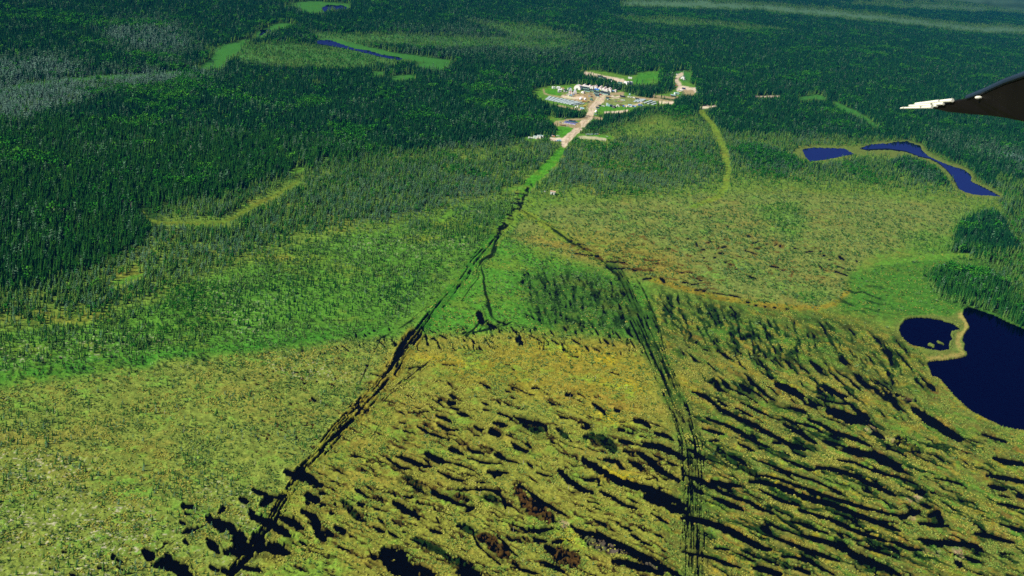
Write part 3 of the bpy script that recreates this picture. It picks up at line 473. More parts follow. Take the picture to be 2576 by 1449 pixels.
def ground_detail(x, y, u, v):
    alb = sample(ALB, u, v); wat = sample(WATER, u, v); rgh = sample(ROUGH, u, v); den = sample(DENS, u, v)
    r = np.hypot(x, y)
    near = np.clip(1600 / r, 0.25, 1)
    n1 = fbm(x / 42, y / 42, 3, 201); n2 = fbm(x / 11, y / 11, 3, 202); n3 = fbm(x / 3.2, y / 3.2, 3, 203); n4 = vnoise(x / 1.1, y / 1.1, 204)
    amp = rgh * near
    k = (0.55 + 0.9 * n3) * (0.7 + 0.6 * n4); alb = alb * (1 + (k - 1) * amp)[..., None]
    br = sstep(0.52, 0.72, 0.5 * n2 + 0.5 * n1 + 0.25 * (n3 - 0.5)) * amp
    lum = alb.mean(-1, keepdims=True)
    alb = alb * (1 - 0.26 * br[..., None]) + (C_BROWN * lum / C_BROWN.mean()) * (0.26 * br[..., None])
    gr = sstep(0.52, 0.75, 0.55 * fbm(x / 17, y / 17, 3, 205) + 0.45 * n3) * amp
    alb = alb * (1 - 0.5 * gr[..., None]) + (C_GREEN * 0.8 * lum / C_GREEN.mean()) * (0.5 * gr[..., None])
    pale = sstep(0.74, 0.88, vnoise(x / 1.3, y / 1.3, 206)) * sstep(0.48, 0.66, fbm(x / 60, y / 60, 2, 207)) * sstep(0.7, 1.0, sample(SHRUB, u, v)) * near
    alb = alb * (1 - 0.7 * pale[..., None]) + lin(214, 205, 176, K) * (0.7 * pale[..., None])
    z = (n3 - 0.5) * 0.95 * rgh + (n2 - 0.5) * 0.6 * rgh + (n4 - 0.5) * 0.3 * rgh
    rd = sample(RIDGE, u, v); z = z + 0.7 * sstep(0.03, 0.3, rd)
    z = np.maximum(z, -0.22)
    z = z - wat * (1.2 + z)
    wet = sstep(0.2, 0.6, wat)
    alb = alb * (1 - wet[..., None]) + C_MUD * 0.6 * wet[..., None]
    return alb, z

def ang_axis():
    a = list(np.arange(-26.5, 26.51, math.degrees(0.00062)))
    L = list(-26.5 - np.cumsum(np.linspace(0.3, 4, 22))); R = list(26.5 + np.cumsum(np.linspace(0.3, 4, 22)))
    return np.radians(np.array(L[::-1] + a + R))
def rad_axis():
    dep = np.arange(math.radians(33.5), math.radians(1.5), -0.00068)
    r = CAMH / np.tan(dep)
    return np.concatenate([[120, 220, 320, 400, 450], r[r > 460], [14000, 18000, 26000, 45000, 90000]])
AX = ang_axis(); RX = rad_axis()
Tg, Rg = np.meshgrid(AX, RX)
gx = (Rg * np.sin(Tg)).ravel(); gy = (Rg * np.cos(Tg)).ravel()
gu, gv, _ = project(gx, gy)
galb, gz = ground_detail(gx, gy, gu, gv)
nR, nA = len(RX), len(AX)
far = (Rg.ravel() > 13000) | (Rg.ravel() < 455)
gz = np.where(far, 0, gz)
idx = np.arange(nR * nA).reshape(nR, nA)
q = np.stack([idx[:-1, :-1], idx[:-1, 1:], idx[1:, 1:], idx[1:, :-1]], -1).reshape(-1, 4)
me = bpy.data.meshes.new("ground")
me.vertices.add(nR * nA); me.vertices.foreach_set('co', np.stack([gx, gy, gz], 1).astype(np.float32).ravel())
me.loops.add(q.size); me.loops.foreach_set('vertex_index', q.ravel().astype(np.int32))
me.polygons.add(len(q)); me.polygons.foreach_set('loop_start', np.arange(0, q.size, 4, dtype=np.int32)); me.polygons.foreach_set('use_smooth', np.ones(len(q), bool))
ca = me.attributes.new('albedo', 'FLOAT_COLOR', 'POINT')
ca.data.foreach_set('color', np.concatenate([galb, np.ones((len(galb), 1))], 1).astype(np.float32).ravel())
me.update()
gm = bpy.data.materials.new("bog_ground"); gm.use_nodes = True
n = gm.node_tree.nodes; l = gm.node_tree.links; b = n['Principled BSDF']; b.inputs['Roughness'].default_value = 0.95; b.inputs['Specular IOR Level'].default_value = 0.03
at_ = n.new('ShaderNodeAttribute'); at_.attribute_name = 'albedo'
geo = n.new('ShaderNodeNewGeometry'); nz = n.new('ShaderNodeTexNoise'); nz.inputs['Scale'].default_value = 1.7; nz.inputs['Detail'].default_value = 5
mr = n.new('ShaderNodeMapRange'); mr.inputs['From Min'].default_value = 0.3; mr.inputs['From Max'].default_value = 0.7; mr.inputs['To Min'].default_value = 0.6; mr.inputs['To Max'].default_value = 1.35
mx = n.new('ShaderNodeMix'); mx.data_type = 'RGBA'; mx.blend_type = 'MULTIPLY'; mx.inputs['Factor'].default_value = 1
l.new(geo.outputs['Position'], nz.inputs['Vector']); l.new(nz.outputs['Fac'], mr.inputs['Value']); l.new(at_.outputs['Color'], mx.inputs['A']); l.new(mr.outputs[0], mx.inputs['B']); l.new(mx.outputs['Result'], b.inputs['Base Color'])
me.materials.append(gm)
ground = bpy.data.objects.new("ground", me); scene.collection.objects.link(ground); tag(ground, kind='structure')
# water sheet that stands in every pool, flark and lake
def watermat(name, tint, body):
    m = bpy.data.materials.new(name); m.use_nodes = True
    n = m.node_tree.nodes; l = m.node_tree.links; n.remove(n['Principled BSDF'])
    df = n.new('ShaderNodeBsdfDiffuse'); df.inputs['Color'].default_value = (*body, 1)
    gl = n.new('ShaderNodeBsdfGlossy'); gl.inputs['Color'].default_value = (*tint, 1); gl.inputs['Roughness'].default_value = 0.06
    fr = n.new('ShaderNodeFresnel'); fr.inputs['IOR'].default_value = 1.33
    nz = n.new('ShaderNodeTexNoise'); nz.inputs['Scale'].default_value = 0.9; bp = n.new('ShaderNodeBump'); bp.inputs['Strength'].default_value = 0.05
    geo = n.new('ShaderNodeNewGeometry'); l.new(geo.outputs['Position'], nz.inputs['Vector'])
    l.new(nz.outputs['Fac'], bp.inputs['Height']); l.new(bp.outputs[0], gl.inputs['Normal']); l.new(bp.outputs[0], fr.inputs['Normal'])
    mx = n.new('ShaderNodeMixShader'); l.new(fr.outputs[0], mx.inputs[0]); l.new(df.outputs[0], mx.inputs[1]); l.new(gl.outputs[0], mx.inputs[2]); l.new(mx.outputs[0], n['Material Output'].inputs['Surface'])
    return m
wm = watermat("peaty_water", (0.12, 0.12, 0.15), (0.0012, 0.0012, 0.001))
wb = MB().add([(-6000, 200, -0.32), (6000, 200, -0.32), (6000, 9000, -0.32), (-6000, 9000, -0.32)], [(0, 1, 2, 3)])
tag(wb.build("water", wm), kind='structure')
dk = watermat('dim_reflection_lake_water', (0.018, 0.014, 0.085), (0.0004, 0.0003, 0.002))  # lower lakes: dimmer sky reflection put into the gloss tint
lm = watermat("open_lake_water", (0.10, 0.13, 0.46), (0.001, 0.001, 0.006))  # upper lakes: blue of the reflected sky put into the gloss tint
for c_ in LAKES:
    cu, cv = np.mean([p[0] for p in c_]), np.mean([p[1] for p in c_])
    vs_ = [at(cu + (p[0] - cu) * 1.04, cv + (p[1] - cv) * 1.06, -0.29)[0] for p in c_]
    bm_ = MB(); bm_.add(vs_, [tuple(range(len(vs_)))]); tag(bm_.build("lake", dk if cv > 780 else lm), kind='structure')

# ------------------------------------------------------------------ trees
def leafmat(name, c0, c1, c2, trans=0.0, spec=0.0):
    m = bpy.data.materials.new(name); m.use_nodes = True
    n = m.node_tree.nodes; l = m.node_tree.links; b = n['Principled BSDF']; b.inputs['Roughness'].default_value = 0.8; b.inputs['Specular IOR Level'].default_value = spec
    oi = n.new('ShaderNodeObjectInfo'); cr = n.new('ShaderNodeValToRGB')
    e = cr.color_ramp.elements; e[0].color = (*map(float, c0), 1); e[1].color = (*map(float, c2), 1); x = e.new(0.5); x.color = (*map(float, c1), 1)
    nz = n.new('ShaderNodeTexNoise'); nz.inputs['Scale'].default_value = 0.012; nz.inputs['Detail'].default_value = 3
    ad = n.new('ShaderNodeMath'); ad.operation = 'MULTIPLY_ADD'; ad.inputs[1].default_value = 0.55
    mm = n.new('ShaderNodeMath'); mm.operation = 'MULTIPLY'; mm.inputs[1].default_value = 0.45
    l.new(oi.outputs['Location'], nz.inputs['Vector']); l.new(nz.outputs['Fac'], mm.inputs[0]); l.new(oi.outputs['Random'], ad.inputs[0]); l.new(mm.outputs[0], ad.inputs[2]); l.new(ad.outputs[0], cr.inputs['Fac'])
    geo = n.new('ShaderNodeNewGeometry'); nz2 = n.new('ShaderNodeTexNoise'); nz2.inputs['Scale'].default_value = 1.3; nz2.inputs['Detail'].default_value = 2
    mr = n.new('ShaderNodeMapRange'); mr.inputs['From Min'].default_value = 0.3; mr.inputs['From Max'].default_value = 0.7; mr.inputs['To Min'].default_value = 0.55; mr.inputs['To Max'].default_value = 1.4
    mx = n.new('ShaderNodeMix'); mx.data_type = 'RGBA'; mx.blend_type = 'MULTIPLY'; mx.inputs['Factor'].default_value = 1
    l.new(geo.outputs['Position'], nz2.inputs['Vector']); l.new(nz2.outputs['Fac'], mr.inputs['Value']); l.new(cr.outputs['Color'], mx.inputs['A']); l.new(mr.outputs[0], mx.inputs['B']); l.new(mx.outputs['Result'], b.inputs['Base Color'])
    return m
M_SPR = leafmat("spruce_needles", lin(20, 60, 26), lin(34, 86, 32), lin(66, 110, 38))
M_TAM = leafmat("grey_tamarack", lin(62, 104, 72), lin(84, 126, 90), lin(118, 150, 116))
M_OPEN = leafmat("open_stand_needles", lin(50, 92, 40), lin(76, 116, 46), lin(108, 138, 62))
M_LEAF = leafmat("broad_leaves", lin(28, 92, 24), lin(46, 116, 30), lin(84, 142, 38))
M_SHRUB = leafmat("bog_shrub_leaves", lin(34, 76, 30), lin(78, 120, 50), lin(140, 164, 112))
M_BARK = mat("grey_bark", lin(92, 84, 74), 0.9, 0.1, 0.3, 2)
M_WHITEBARK = mat("white_bark", lin(214, 208, 192), 0.8, 0.1, 0.3, 1.5)

def spruce_mb(rs, h=1.0, rad=0.13, layers=11, spikes=6, droop=0.045, bare=0.08):
    mb = MB(); R = random.Random(rs)
    mb.tube((0, 0, -0.05), (0, 0, h * 0.75), 0.012, 0.004, 4, 1)
    for i in range(layers):
        t = i / (layers - 1); z = bare + (h - bare) * t * 0.97
        r = rad * (1 - t) ** 0.75 * R.uniform(0.75, 1.2) + 0.012
        zt = z + (h - bare) / layers * 1.9
        a0 = R.random() * 6.28
        for k in range(spikes):
            a = a0 + 6.283 * k / spikes + R.uniform(-.2, .2); rr = r * R.uniform(0.6, 1.3); w_ = 0.62
            zz = z - droop * R.uniform(0.4, 1.4)
            mb.add([(math.cos(a - w_) * rr * .7, math.sin(a - w_) * rr * .7, zz + 0.012), (math.cos(a) * rr, math.sin(a) * rr, zz), (math.cos(a + w_) * rr * .7, math.sin(a + w_) * rr * .7, zz + 0.012), (0, 0, min(zt, h + 0.01))],
                   [(0, 1, 3), (1, 2, 3)], 0)
    return mb
def tam_mb(rs):
    mb = MB(); R = random.Random(rs)
    mb.tube((0, 0, -0.05), (0, 0, 1), 0.014, 0.003, 4, 1)
    for i in range(46):
        z = R.uniform(0.12, 0.98); a = R.random() * 6.28; rr = (1 - z) * 0.2 + 0.05; rr *= R.uniform(0.5, 1.2)
        c = (math.cos(a) * rr, math.sin(a) * rr, z + R.uniform(-.03, .05)); s = R.uniform(0.045, 0.09)
        d = (-math.sin(a) * s, math.cos(a) * s)
        mb.add([(0, 0, z), (c[0] + d[0], c[1] + d[1], c[2]), (c[0] * 1.1, c[1] * 1.1, c[2] - 0.03), (c[0] - d[0], c[1] - d[1], c[2])], [(0, 1, 2), (0, 2, 3)], 0)
    return mb
def leaf_crown(mb, R, cx, cy, cz, rx, rz, nclump, s, mi=0):
    lobes = [(R.uniform(-.6, .6) * rx, R.uniform(-.6, .6) * rx, R.uniform(-.5, .6) * rz) for _ in range(6)]
    for i in range(nclump):
        L = lobes[i % 6]; 
        th = R.random() * 6.28; ph = math.acos(R.uniform(-0.7, 1)); q_ = R.uniform(0.35, 0.62)
        p = (cx + L[0] + math.sin(ph) * math.cos(th) * rx * q_, cy + L[1] + math.sin(ph) * math.sin(th) * rx * q_, cz + L[2] + math.cos(ph) * rz * q_)
        u_ = np.array([R.gauss(0, 1) for _ in range(3)]); u_ /= np.linalg.norm(u_); v_ = np.cross(u_, [R.gauss(0, 1) for _ in range(3)]); v_ /= np.linalg.norm(v_) + 1e-9
        e = s * R.uniform(0.6, 1.3); p = np.array(p)
        mb.add([p - u_ * e, p - v_ * e * .7, p + u_ * e, p + v_ * e * .7], [(0, 1, 2, 3)], mi)
def leaf_mb(rs):
    mb = MB(); R = random.Random(rs)
    mb.tube((0, 0, -0.05), (0, 0, 0.6), 0.02, 0.01, 5, 1)
    leaf_crown(mb, R, 0, 0, 0.62, 0.30, 0.40, 80, 0.085)
    return mb
def shrub_mb(rs):
    mb = MB(); R = random.Random(rs)
    leaf_crown(mb, R, 0, 0, 0.35, 0.6, 0.5, 30, 0.22)
    return mb
def snag_mb(rs):
    mb = MB(); R = random.Random(rs)
    mb.tube((0, 0, -0.05), (R.uniform(-.05, .05), R.uniform(-.05, .05), 1), 0.018, 0.004, 5, 0)
    for i in range(12):
        z = R.uniform(0.25, 0.95); a = R.random() * 6.28; L = (1.05 - z) * 0.16 + 0.03
        mb.tube((0, 0, z), (math.cos(a) * L, math.sin(a) * L, z + R.uniform(-.03, .05)), 0.006, 0.002, 3, 0)
    return mb
SPR = [spruce_mb(1, rad=.125).mesh("spruce", [M_SPR, M_BARK]), spruce_mb(2, rad=.15, layers=12).mesh("spruce", [M_SPR, M_BARK]), spruce_mb(3, rad=.105, layers=10).mesh("spruce", [M_SPR, M_BARK]), spruce_mb(4, rad=.17, layers=11, bare=.03).mesh("spruce", [M_SPR, M_BARK])]
M_SPRF = leafmat("far_spruce_needles", lin(14, 50, 28), lin(24, 72, 36), lin(46, 94, 44))  # darker needle colours, used on the spruce beyond the nearer stands
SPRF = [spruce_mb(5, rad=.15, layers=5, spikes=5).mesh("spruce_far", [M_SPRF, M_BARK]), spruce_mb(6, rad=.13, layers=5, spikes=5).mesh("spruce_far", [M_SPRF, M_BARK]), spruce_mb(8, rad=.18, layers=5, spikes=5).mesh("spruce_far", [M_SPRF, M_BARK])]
SPRO = [spruce_mb(51, rad=.15, layers=9).mesh("bog_spruce", [M_OPEN, M_BARK]), spruce_mb(52, rad=.19, layers=8).mesh("bog_spruce", [M_OPEN, M_BARK]), spruce_mb(53, rad=.13, layers=9).mesh("bog_spruce", [M_OPEN, M_BARK])]
M_PALE = leafmat("pale_tamarack", lin(78, 118, 98), lin(104, 142, 120), lin(136, 164, 142))
TAMP = [tam_mb(i).mesh("pale_tamarack", [M_PALE, M_BARK]) for i in (14, 15, 16)]
TAM = [tam_mb(i).mesh("tamarack", [M_TAM, M_BARK]) for i in (11, 12, 13)]
LEAFS = [leaf_mb(i).mesh("broadleaf", [M_LEAF, M_BARK]) for i in (21, 22, 23)]
SHR = [shrub_mb(i).mesh("shrub", [M_SHRUB]) for i in (31, 32, 33)]
SNAG = [snag_mb(i).mesh("snag", [M_WHITEBARK]) for i in (41, 42, 43)]

def scatter(name, label, cat, protos, pts, sc, pick):
    """one 'stuff' object: points instanced with the prototypes"""
    col = bpy.data.collections.new(name + "_kinds")
    for i, pm in enumerate(protos):
        col.objects.link(bpy.data.objects.new("%s_kind%02d" % (name, i), pm))
    me = bpy.data.meshes.new(name); me.vertices.add(len(pts)); me.vertices.foreach_set('co', pts.astype(np.float32).ravel())
    a = me.attributes.new('sc', 'FLOAT_VECTOR', 'POINT'); a.data.foreach_set('vector', sc.astype(np.float32).ravel())
    a = me.attributes.new('rot', 'FLOAT_VECTOR', 'POINT')
    rt = np.zeros((len(pts), 3), np.float32); rt[:, 2] = RNG.random(len(pts)) * 6.283; rt[:, :2] = RNG.normal(0, 0.035, (len(pts), 2)); a.data.foreach_set('vector', rt.ravel())
    a = me.attributes.new('pick', 'INT', 'POINT'); a.data.foreach_set('value', pick.astype(np.int32))
    me.update()
    o = bpy.data.objects.new(name, me); scene.collection.objects.link(o); tag(o, label, cat, kind='stuff')
    ng = bpy.data.node_groups.new(name, 'GeometryNodeTree')
    ng.interface.new_socket('Geometry', in_out='INPUT', socket_type='NodeSocketGeometry'); ng.interface.new_socket('Geometry', in_out='OUTPUT', socket_type='NodeSocketGeometry')
    gi = ng.nodes.new('NodeGroupInput'); go = ng.nodes.new('NodeGroupOutput')
    ci = ng.nodes.new('GeometryNodeCollectionInfo'); ci.inputs['Collection'].default_value = col; ci.inputs['Separate Children'].default_value = True; ci.inputs['Reset Children'].default_value = True
    ip = ng.nodes.new('GeometryNodeInstanceOnPoints'); ip.inputs['Pick Instance'].default_value = True
    def na(nm, t):
        q_ = ng.nodes.new('GeometryNodeInputNamedAttribute'); q_.data_type = t; q_.inputs['Name'].default_value = nm; return q_.outputs['Attribute']
    e2r = ng.nodes.new('FunctionNodeEulerToRotation')
    ng.links.new(gi.outputs[0], ip.inputs['Points']); ng.links.new(ci.outputs[0], ip.inputs['Instance']); ng.links.new(na('pick', 'INT'), ip.inputs['Instance Index'])
    ng.links.new(na('rot', 'FLOAT_VECTOR'), e2r.inputs[0]); ng.links.new(e2r.outputs[0], ip.inputs['Rotation']); ng.links.new(na('sc', 'FLOAT_VECTOR'), ip.inputs['Scale'])
    ng.links.new(ip.outputs[0], go.inputs[0])
    md = o.modifiers.new('scatter', 'NODES'); md.node_group = ng
    return o

# candidates over the visible wedge, thinner with distance
def candidates(N, rmin, rmax, rfull, pw):
    rr = np.linspace(rmin, rmax, 4000); wgt = rr * np.where(rr < rfull, 1, (rfull / rr) ** pw); c = np.cumsum(wgt); c /= c[-1]
    r = np.interp(RNG.random(N), c, rr); th = np.radians(RNG.uniform(-25.5, 25.5, N))
    x = r * np.sin(th); y = r * np.cos(th); u, v, _ = project(x, y)
    ok = (u > -90) & (u < PW + 90) & (v > -70) & (v < PH + 90)
    return x[ok], y[ok], u[ok], v[ok], r[ok]
NC = 1500000
x, y, u, v, r = candidates(NC, 520, 8200, 1500, 1.2)
dn = sample(DENS, u, v); tall = sample(TALL, u, v); gr = sample(GREY, u, v); lf = sample(LEAF, u, v); wt = sample(WATER, u, v)
cl = fbm(x / 30, y / 30, 3, 301); cl2 = fbm(x / 120, y / 120, 3, 302)
pr = dn * np.clip(0.55 + 1.3 * (cl - 0.35), 0.2, 1.3)
pr = np.where(dn > 0.6, pr * (0.75 + 0.6 * sstep(0.3, 0.6, cl2)), pr)
sparse = dn < 0.2
pr = np.where(sparse, dn * 3.2 * sstep(0.48, 0.68, cl) + dn * 0.3, pr)
keep = (RNG.random(len(x)) < pr) & (wt < 0.05)
x, y, u, v, r, dn, tall, gr, lf, cl2 = [a[keep] for a in (x, y, u, v, r, dn, tall, gr, lf, cl2)]
tall = np.maximum(tall, 1.6)
hgt = tall * np.clip(RNG.normal(0.92, 0.22, len(x)), 0.45, 1.5) * (0.8 + 0.4 * cl2) * np.where(r > 2500, 1.1, 1.0)
leafp = np.clip(lf + 0.04 * (dn > 0.2) + 0.12 * (dn < 0.5) * (dn > 0.2) + 0.5 * sstep(0.66, 0.74, fbm(x / 75, y / 75, 3, 303)) * (dn > 0.3), 0, 0.9)
greyp = np.clip(gr + 0.04 + 0.14 * (dn < 0.2) + np.where(dn > 0.8, 0.12, 0.35) * sstep(0.6, 0.75, fbm(x / 60, y / 60, 2, 304)), 0, 0.9)
rnd = RNG.random(len(x))
kind = np.where(rnd < leafp, 2, np.where(RNG.random(len(x)) < greyp, 1, 0))
kind = np.where((kind == 0) & (dn < 0.72) & (RNG.random(len(x)) < np.where(dn < 0.5, 0.85, 0.7)), 3, kind)
pxh = hgt / np.hypot(r, CAMH)
Rz = RNG.random(len(x)) * 6.283

def scales(h, kd):
    wsc = np.where(kd == 2, h * 1.05, np.where(kd == 1, h * 1.0, h * np.clip(8.5 / np.maximum(h, 1), 0.78, 1.2))) * RNG.uniform(0.7, 1.15, len(h))
    return np.stack([wsc, wsc, np.where(kd == 2, h * 0.85, h)], 1)
kind = np.where((kind == 1) & (gr > 0.47), 4, kind)
SC = scales(hgt, np.where(kind == 4, 1, kind))
inside = (u > 4) & (u < PW - 4) & (v > 8) & (v < PH - 4)
single = np.zeros(len(x), bool)
def zone_label(uu, vv, base):
    if vv > 860 and uu < 1700: return base + " scattered over the open ochre bog left of the right-hand track"
    if uu > 2050 and vv > 480: return base + " on the wooded bank beside the two right-hand lakes"
    if uu > 1300: return base + " in the open wooded bog below the camp"
    if vv > 600: return base + " in the thinning stand on the left above the ochre bog"
    return base + " in the forest left of the camp"
for kd, nm, cat, protos, base in ((0, "spruce_tree", "spruce", SPR, "narrow dark green spruce"), (1, "tamarack_tree", "tamarack", TAM, "thin grey-green tamarack"), (2, "broadleaf_tree", "broadleaf tree", LEAFS, "round bright green broadleaf tree"), (3, "bog_spruce", "bog spruce", SPRO, "stunted pale bog spruce")):
    cand = np.where((kind == kd) & inside)[0]
    cand = cand[np.argsort(-pxh[cand])][:290]
    single[cand] = True
    for i in cand:
        o = bpy.data.objects.new(nm, protos[i % len(protos)]); scene.collection.objects.link(o)
        o.location = (x[i], y[i], -0.05); o.rotation_euler = (0, 0, Rz[i]); o.scale = SC[i]
        lb = zone_label(u[i], v[i], base)
        tag(o, lb, cat, lb.replace("narrow", "").strip())
rest = ~single
def emit(msk, name, label, cat, protos):
    ii = np.where(msk)[0]
    if len(ii) == 0: return
    scatter(name, label, cat, protos, np.stack([x[ii], y[ii], np.full(len(ii), -0.05)], 1), SC[ii], RNG.integers(0, len(protos), len(ii)))
emit(rest & (kind == 0) & (r < 1500), "spruce_stand", "dark narrow spruce in dense and open stands across the middle distance", "forest", SPR)
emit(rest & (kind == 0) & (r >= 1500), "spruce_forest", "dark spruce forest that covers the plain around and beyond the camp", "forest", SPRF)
emit(rest & (kind == 3), "bog_spruce_stand", "stunted pale green spruce in the open stands between forest and bog", "trees", SPRO)
emit(rest & (kind == 4), "pale_tamarack_stand", "pale grey tamarack belts in the far forest", "forest", TAMP)
emit(rest & (kind == 1), "tamarack_stand", "grey-green tamarack belts mixed into the spruce forest", "forest", TAM)
emit(rest & (kind == 2), "broadleaf_stand", "bright green broadleaf clumps among the spruce", "forest", LEAFS)
NTREES = len(x)
# bog shrubs: ground cover
x2, y2, u2, v2, r2 = candidates(420000, 520, 1800, 900, 1.3)
p2 = sample(SHRUB, u2, v2) * sstep(0.36, 0.66, fbm(x2 / 12, y2 / 12, 3, 311)) * (sample(WATER, u2, v2) < 0.05) + 0.10 * (sample(DENS, u2, v2) > 0.02) * (sample(WATER, u2, v2) < 0.05)
k2 = RNG.random(len(x2)) < p2 * 0.55
x2, y2, r2 = x2[k2], y2[k2], r2[k2]
s2 = RNG.uniform(0.4, 1.4, len(x2)) ** 1.3 * np.clip(r2 / 900, 0.8, 1.4)
scatter("bog_shrubs", "low grey-green shrubs dotted over the open bog", "shrubs", SHR, np.stack([x2, y2, np.full(len(x2), -0.05)], 1), np.stack([s2, s2, s2 * RNG.uniform(0.7, 1.3, len(x2))], 1), RNG.integers(0, 3, len(x2)))
print("TREES", NTREES, "shrubs", len(x2), "verts", nR * nA)

# moss and sedge hummocks on the open bog: ground cover
def hum_mb(rs):
    mb = MB(); R = random.Random(rs); n_ = 7; vs = []
    for j, (rr, zz) in enumerate(((1.0, -0.25), (0.8, 0.35), (0.42, 0.62))):
        vs += [(rr * R.uniform(.75, 1.2) * math.cos(6.283 * i / n_ + j), rr * R.uniform(.75, 1.2) * math.sin(6.283 * i / n_ + j), zz * R.uniform(.8, 1.25)) for i in range(n_)]
    vs.append((0, 0, 0.7))
    fs = [(j * n_ + i, j * n_ + (i + 1) % n_, (j + 1) * n_ + (i + 1) % n_, (j + 1) * n_ + i) for j in range(2) for i in range(n_)] + [(2 * n_ + i, 2 * n_ + (i + 1) % n_, 3 * n_) for i in range(n_)]
    return mb.add(vs, fs)
M_HUM = leafmat("moss_hummock", lin(112, 100, 42), lin(132, 136, 52), lin(166, 160, 84))
M_HUG = leafmat("sedge_hummock", lin(54, 84, 34), lin(98, 120, 48), lin(142, 152, 72))
HUMS = [hum_mb(61).mesh("hummock", [M_HUM]), hum_mb(62).mesh("hummock", [M_HUG]), hum_mb(63).mesh("hummock", [M_HUG]), hum_mb(64).mesh("hummock", [M_HUM])]
x3, y3, u3, v3, r3 = candidates(900000, 520, 1500, 800, 1.6)
w3 = sample(WATER, u3, v3); k3 = (w3 < 0.12) & (v3 > 560) & (sample(DENS, u3, v3) < 0.2) & (sample(ALB, u3, v3).mean(-1) > 0.055)
k3 &= RNG.random(len(x3)) < (0.10 + 0.45 * sstep(0.42, 0.62, fbm(x3 / 9, y3 / 9, 3, 321))) * np.clip(0.2 + 0.7 * sample(HUM, u3, v3), 0, 1)
x3, y3, u3, v3 = x3[k3], y3[k3], u3[k3], v3[k3]
s3 = RNG.uniform(0.25, 0.75, len(x3)); rd3 = 0.5 * sstep(0.03, 0.3, sample(RIDGE, u3, v3))
gsel = fbm(x3 / 25, y3 / 25, 3, 322) + 0.25 * (RNG.random(len(x3)) - .5)
scatter("moss_hummocks", "low ochre and olive moss hummocks covering the open bog", "moss", HUMS, np.stack([x3, y3, rd3], 1), np.stack([s3 * 1.2, s3, s3 * 0.8], 1), np.where(gsel > 0.5, RNG.integers(1, 3, len(x3)), RNG.integers(0, 2, len(x3)) * 3))
print("HUM", len(x3))
# white-stemmed birches and bare snags the photo shows one by one
def src(zx, zy, ox, oy, s): return ((ox + zx / s) * 0.62891, (oy + zy / s) * 0.62891)
BIR = [(135, 548, 13, "forked white-stemmed birch with a wide flat green crown at the left edge of the forest"), (150, 549, 12, "straight white-stemmed birch just right of the forked one in the left forest"), (160, 546, 11, "slim white-stemmed birch right of the straight one in the left forest")]
def birch(uu, vv, h, label, group=None, spread=0.3):
    p, _ = at(uu, vv)
    t = thing("birch_tree", label, "birch", (p[0], p[1], 0), random.uniform(0, 6), group)
    tr = MB(); R = random.Random(int(uu * 7 + vv)); 
    tr.tube((0, 0, -0.1), (0.1 * h * .3, 0, h * 0.6), 0.020 * h, 0.012 * h, 6); tr.tube((0.03 * h, 0, h * .55), (0.12 * h, 0.03 * h, h * .8), 0.012 * h, 0.006 * h, 5); tr.tube((0.03 * h, 0, h * .55), (-0.1 * h, -0.02 * h, h * .82), 0.012 * h, 0.006 * h, 5)
    tr.build("trunk", M_WHITEBARK, t)
    cr = MB(); leaf_crown(cr, R, 0, 0, h * 0.84, h * spread, h * 0.2, 110, h * 0.055); cr.build("crown", M_LEAF, t)
    return t
for a in BIR: birch(*a)
for uu, vv, h, wh in ((308, 522, 11, "above the left end of the mossy trail"), (330, 530, 12, "beside the left end of the mossy trail"), (768, 534, 9, "alone in the open stand right of the mossy trail"), (232, 446, 10, "in the far left forest"), (355, 419, 10, "in the left forest below its small meadow"), (540, 455, 10, "in the forest above the mossy trail"), (480, 380, 10, "in the forest centre left"), (710, 345, 9, "near the middle of the left forest")):
    birch(uu, vv, h, "white-stemmed birch " + wh)
SN = [(1478 + 0, 192, 12, "tall bare grey snag behind the back row of camp tents")]
def snag(uu, vv, h, label, group=None):
    p, _ = at(uu, vv)
    o = bpy.data.objects.new("dead_tree", SNAG[int(uu) % 3]); scene.collection.objects.link(o); o.location = (p[0], p[1], -0.05); o.scale = (h * 1.2, h * 1.2, h); o.rotation_euler = (random.uniform(-.06, .06), random.uniform(-.06, .06), random.uniform(0, 6)); tag(o, label, "dead tree", group)
k = 0
for uu, vv, h, lb in ((1330, 243, 8, "bare white snag at the left end of the camp clearing"), (1644, 249, 10, "bare white snag below the spruce block right of the core racks"), (1681, 218, 9, "bare white snag in the spruce strip left of the far sand pad"), (1813, 233, 9, "tall white snag in the spruce right of the sand pad"), (1831, 245, 8, "white snag in the spruce right of the sand pad, second along"), (1853, 250, 9, "white snag with grey thicket behind it right of the sand pad"), (1862, 249, 9, "rightmost white snag of the thicket right of the sand pad"), (1891, 243, 9, "white snag in spruce left of the small sandy opening"), (1910, 215, 9, "white snag above the small sandy opening")):
    snag(uu, vv, h, lb)
for i in range(60):
    uu = random.uniform(1700, 2560); vv = random.uniform(60, 260)
    if float(sample(DENS, np.array([uu]), np.array([vv]))[0]) > .5:
        snag(uu, vv, random.uniform(8, 11), "bare pale snag among the far spruce right of the camp", "pale snags in the far right forest")
for i in range(70):
    uu = random.uniform(20, 1600); vv = random.uniform(900, 1430)
    if float(sample(WATER, np.array([uu]), np.array([vv]))[0]) < .05:
        snag(uu, vv, random.uniform(2, 4), "small bare pale snag standing on the open ochre bog", "small snags on the open bog")
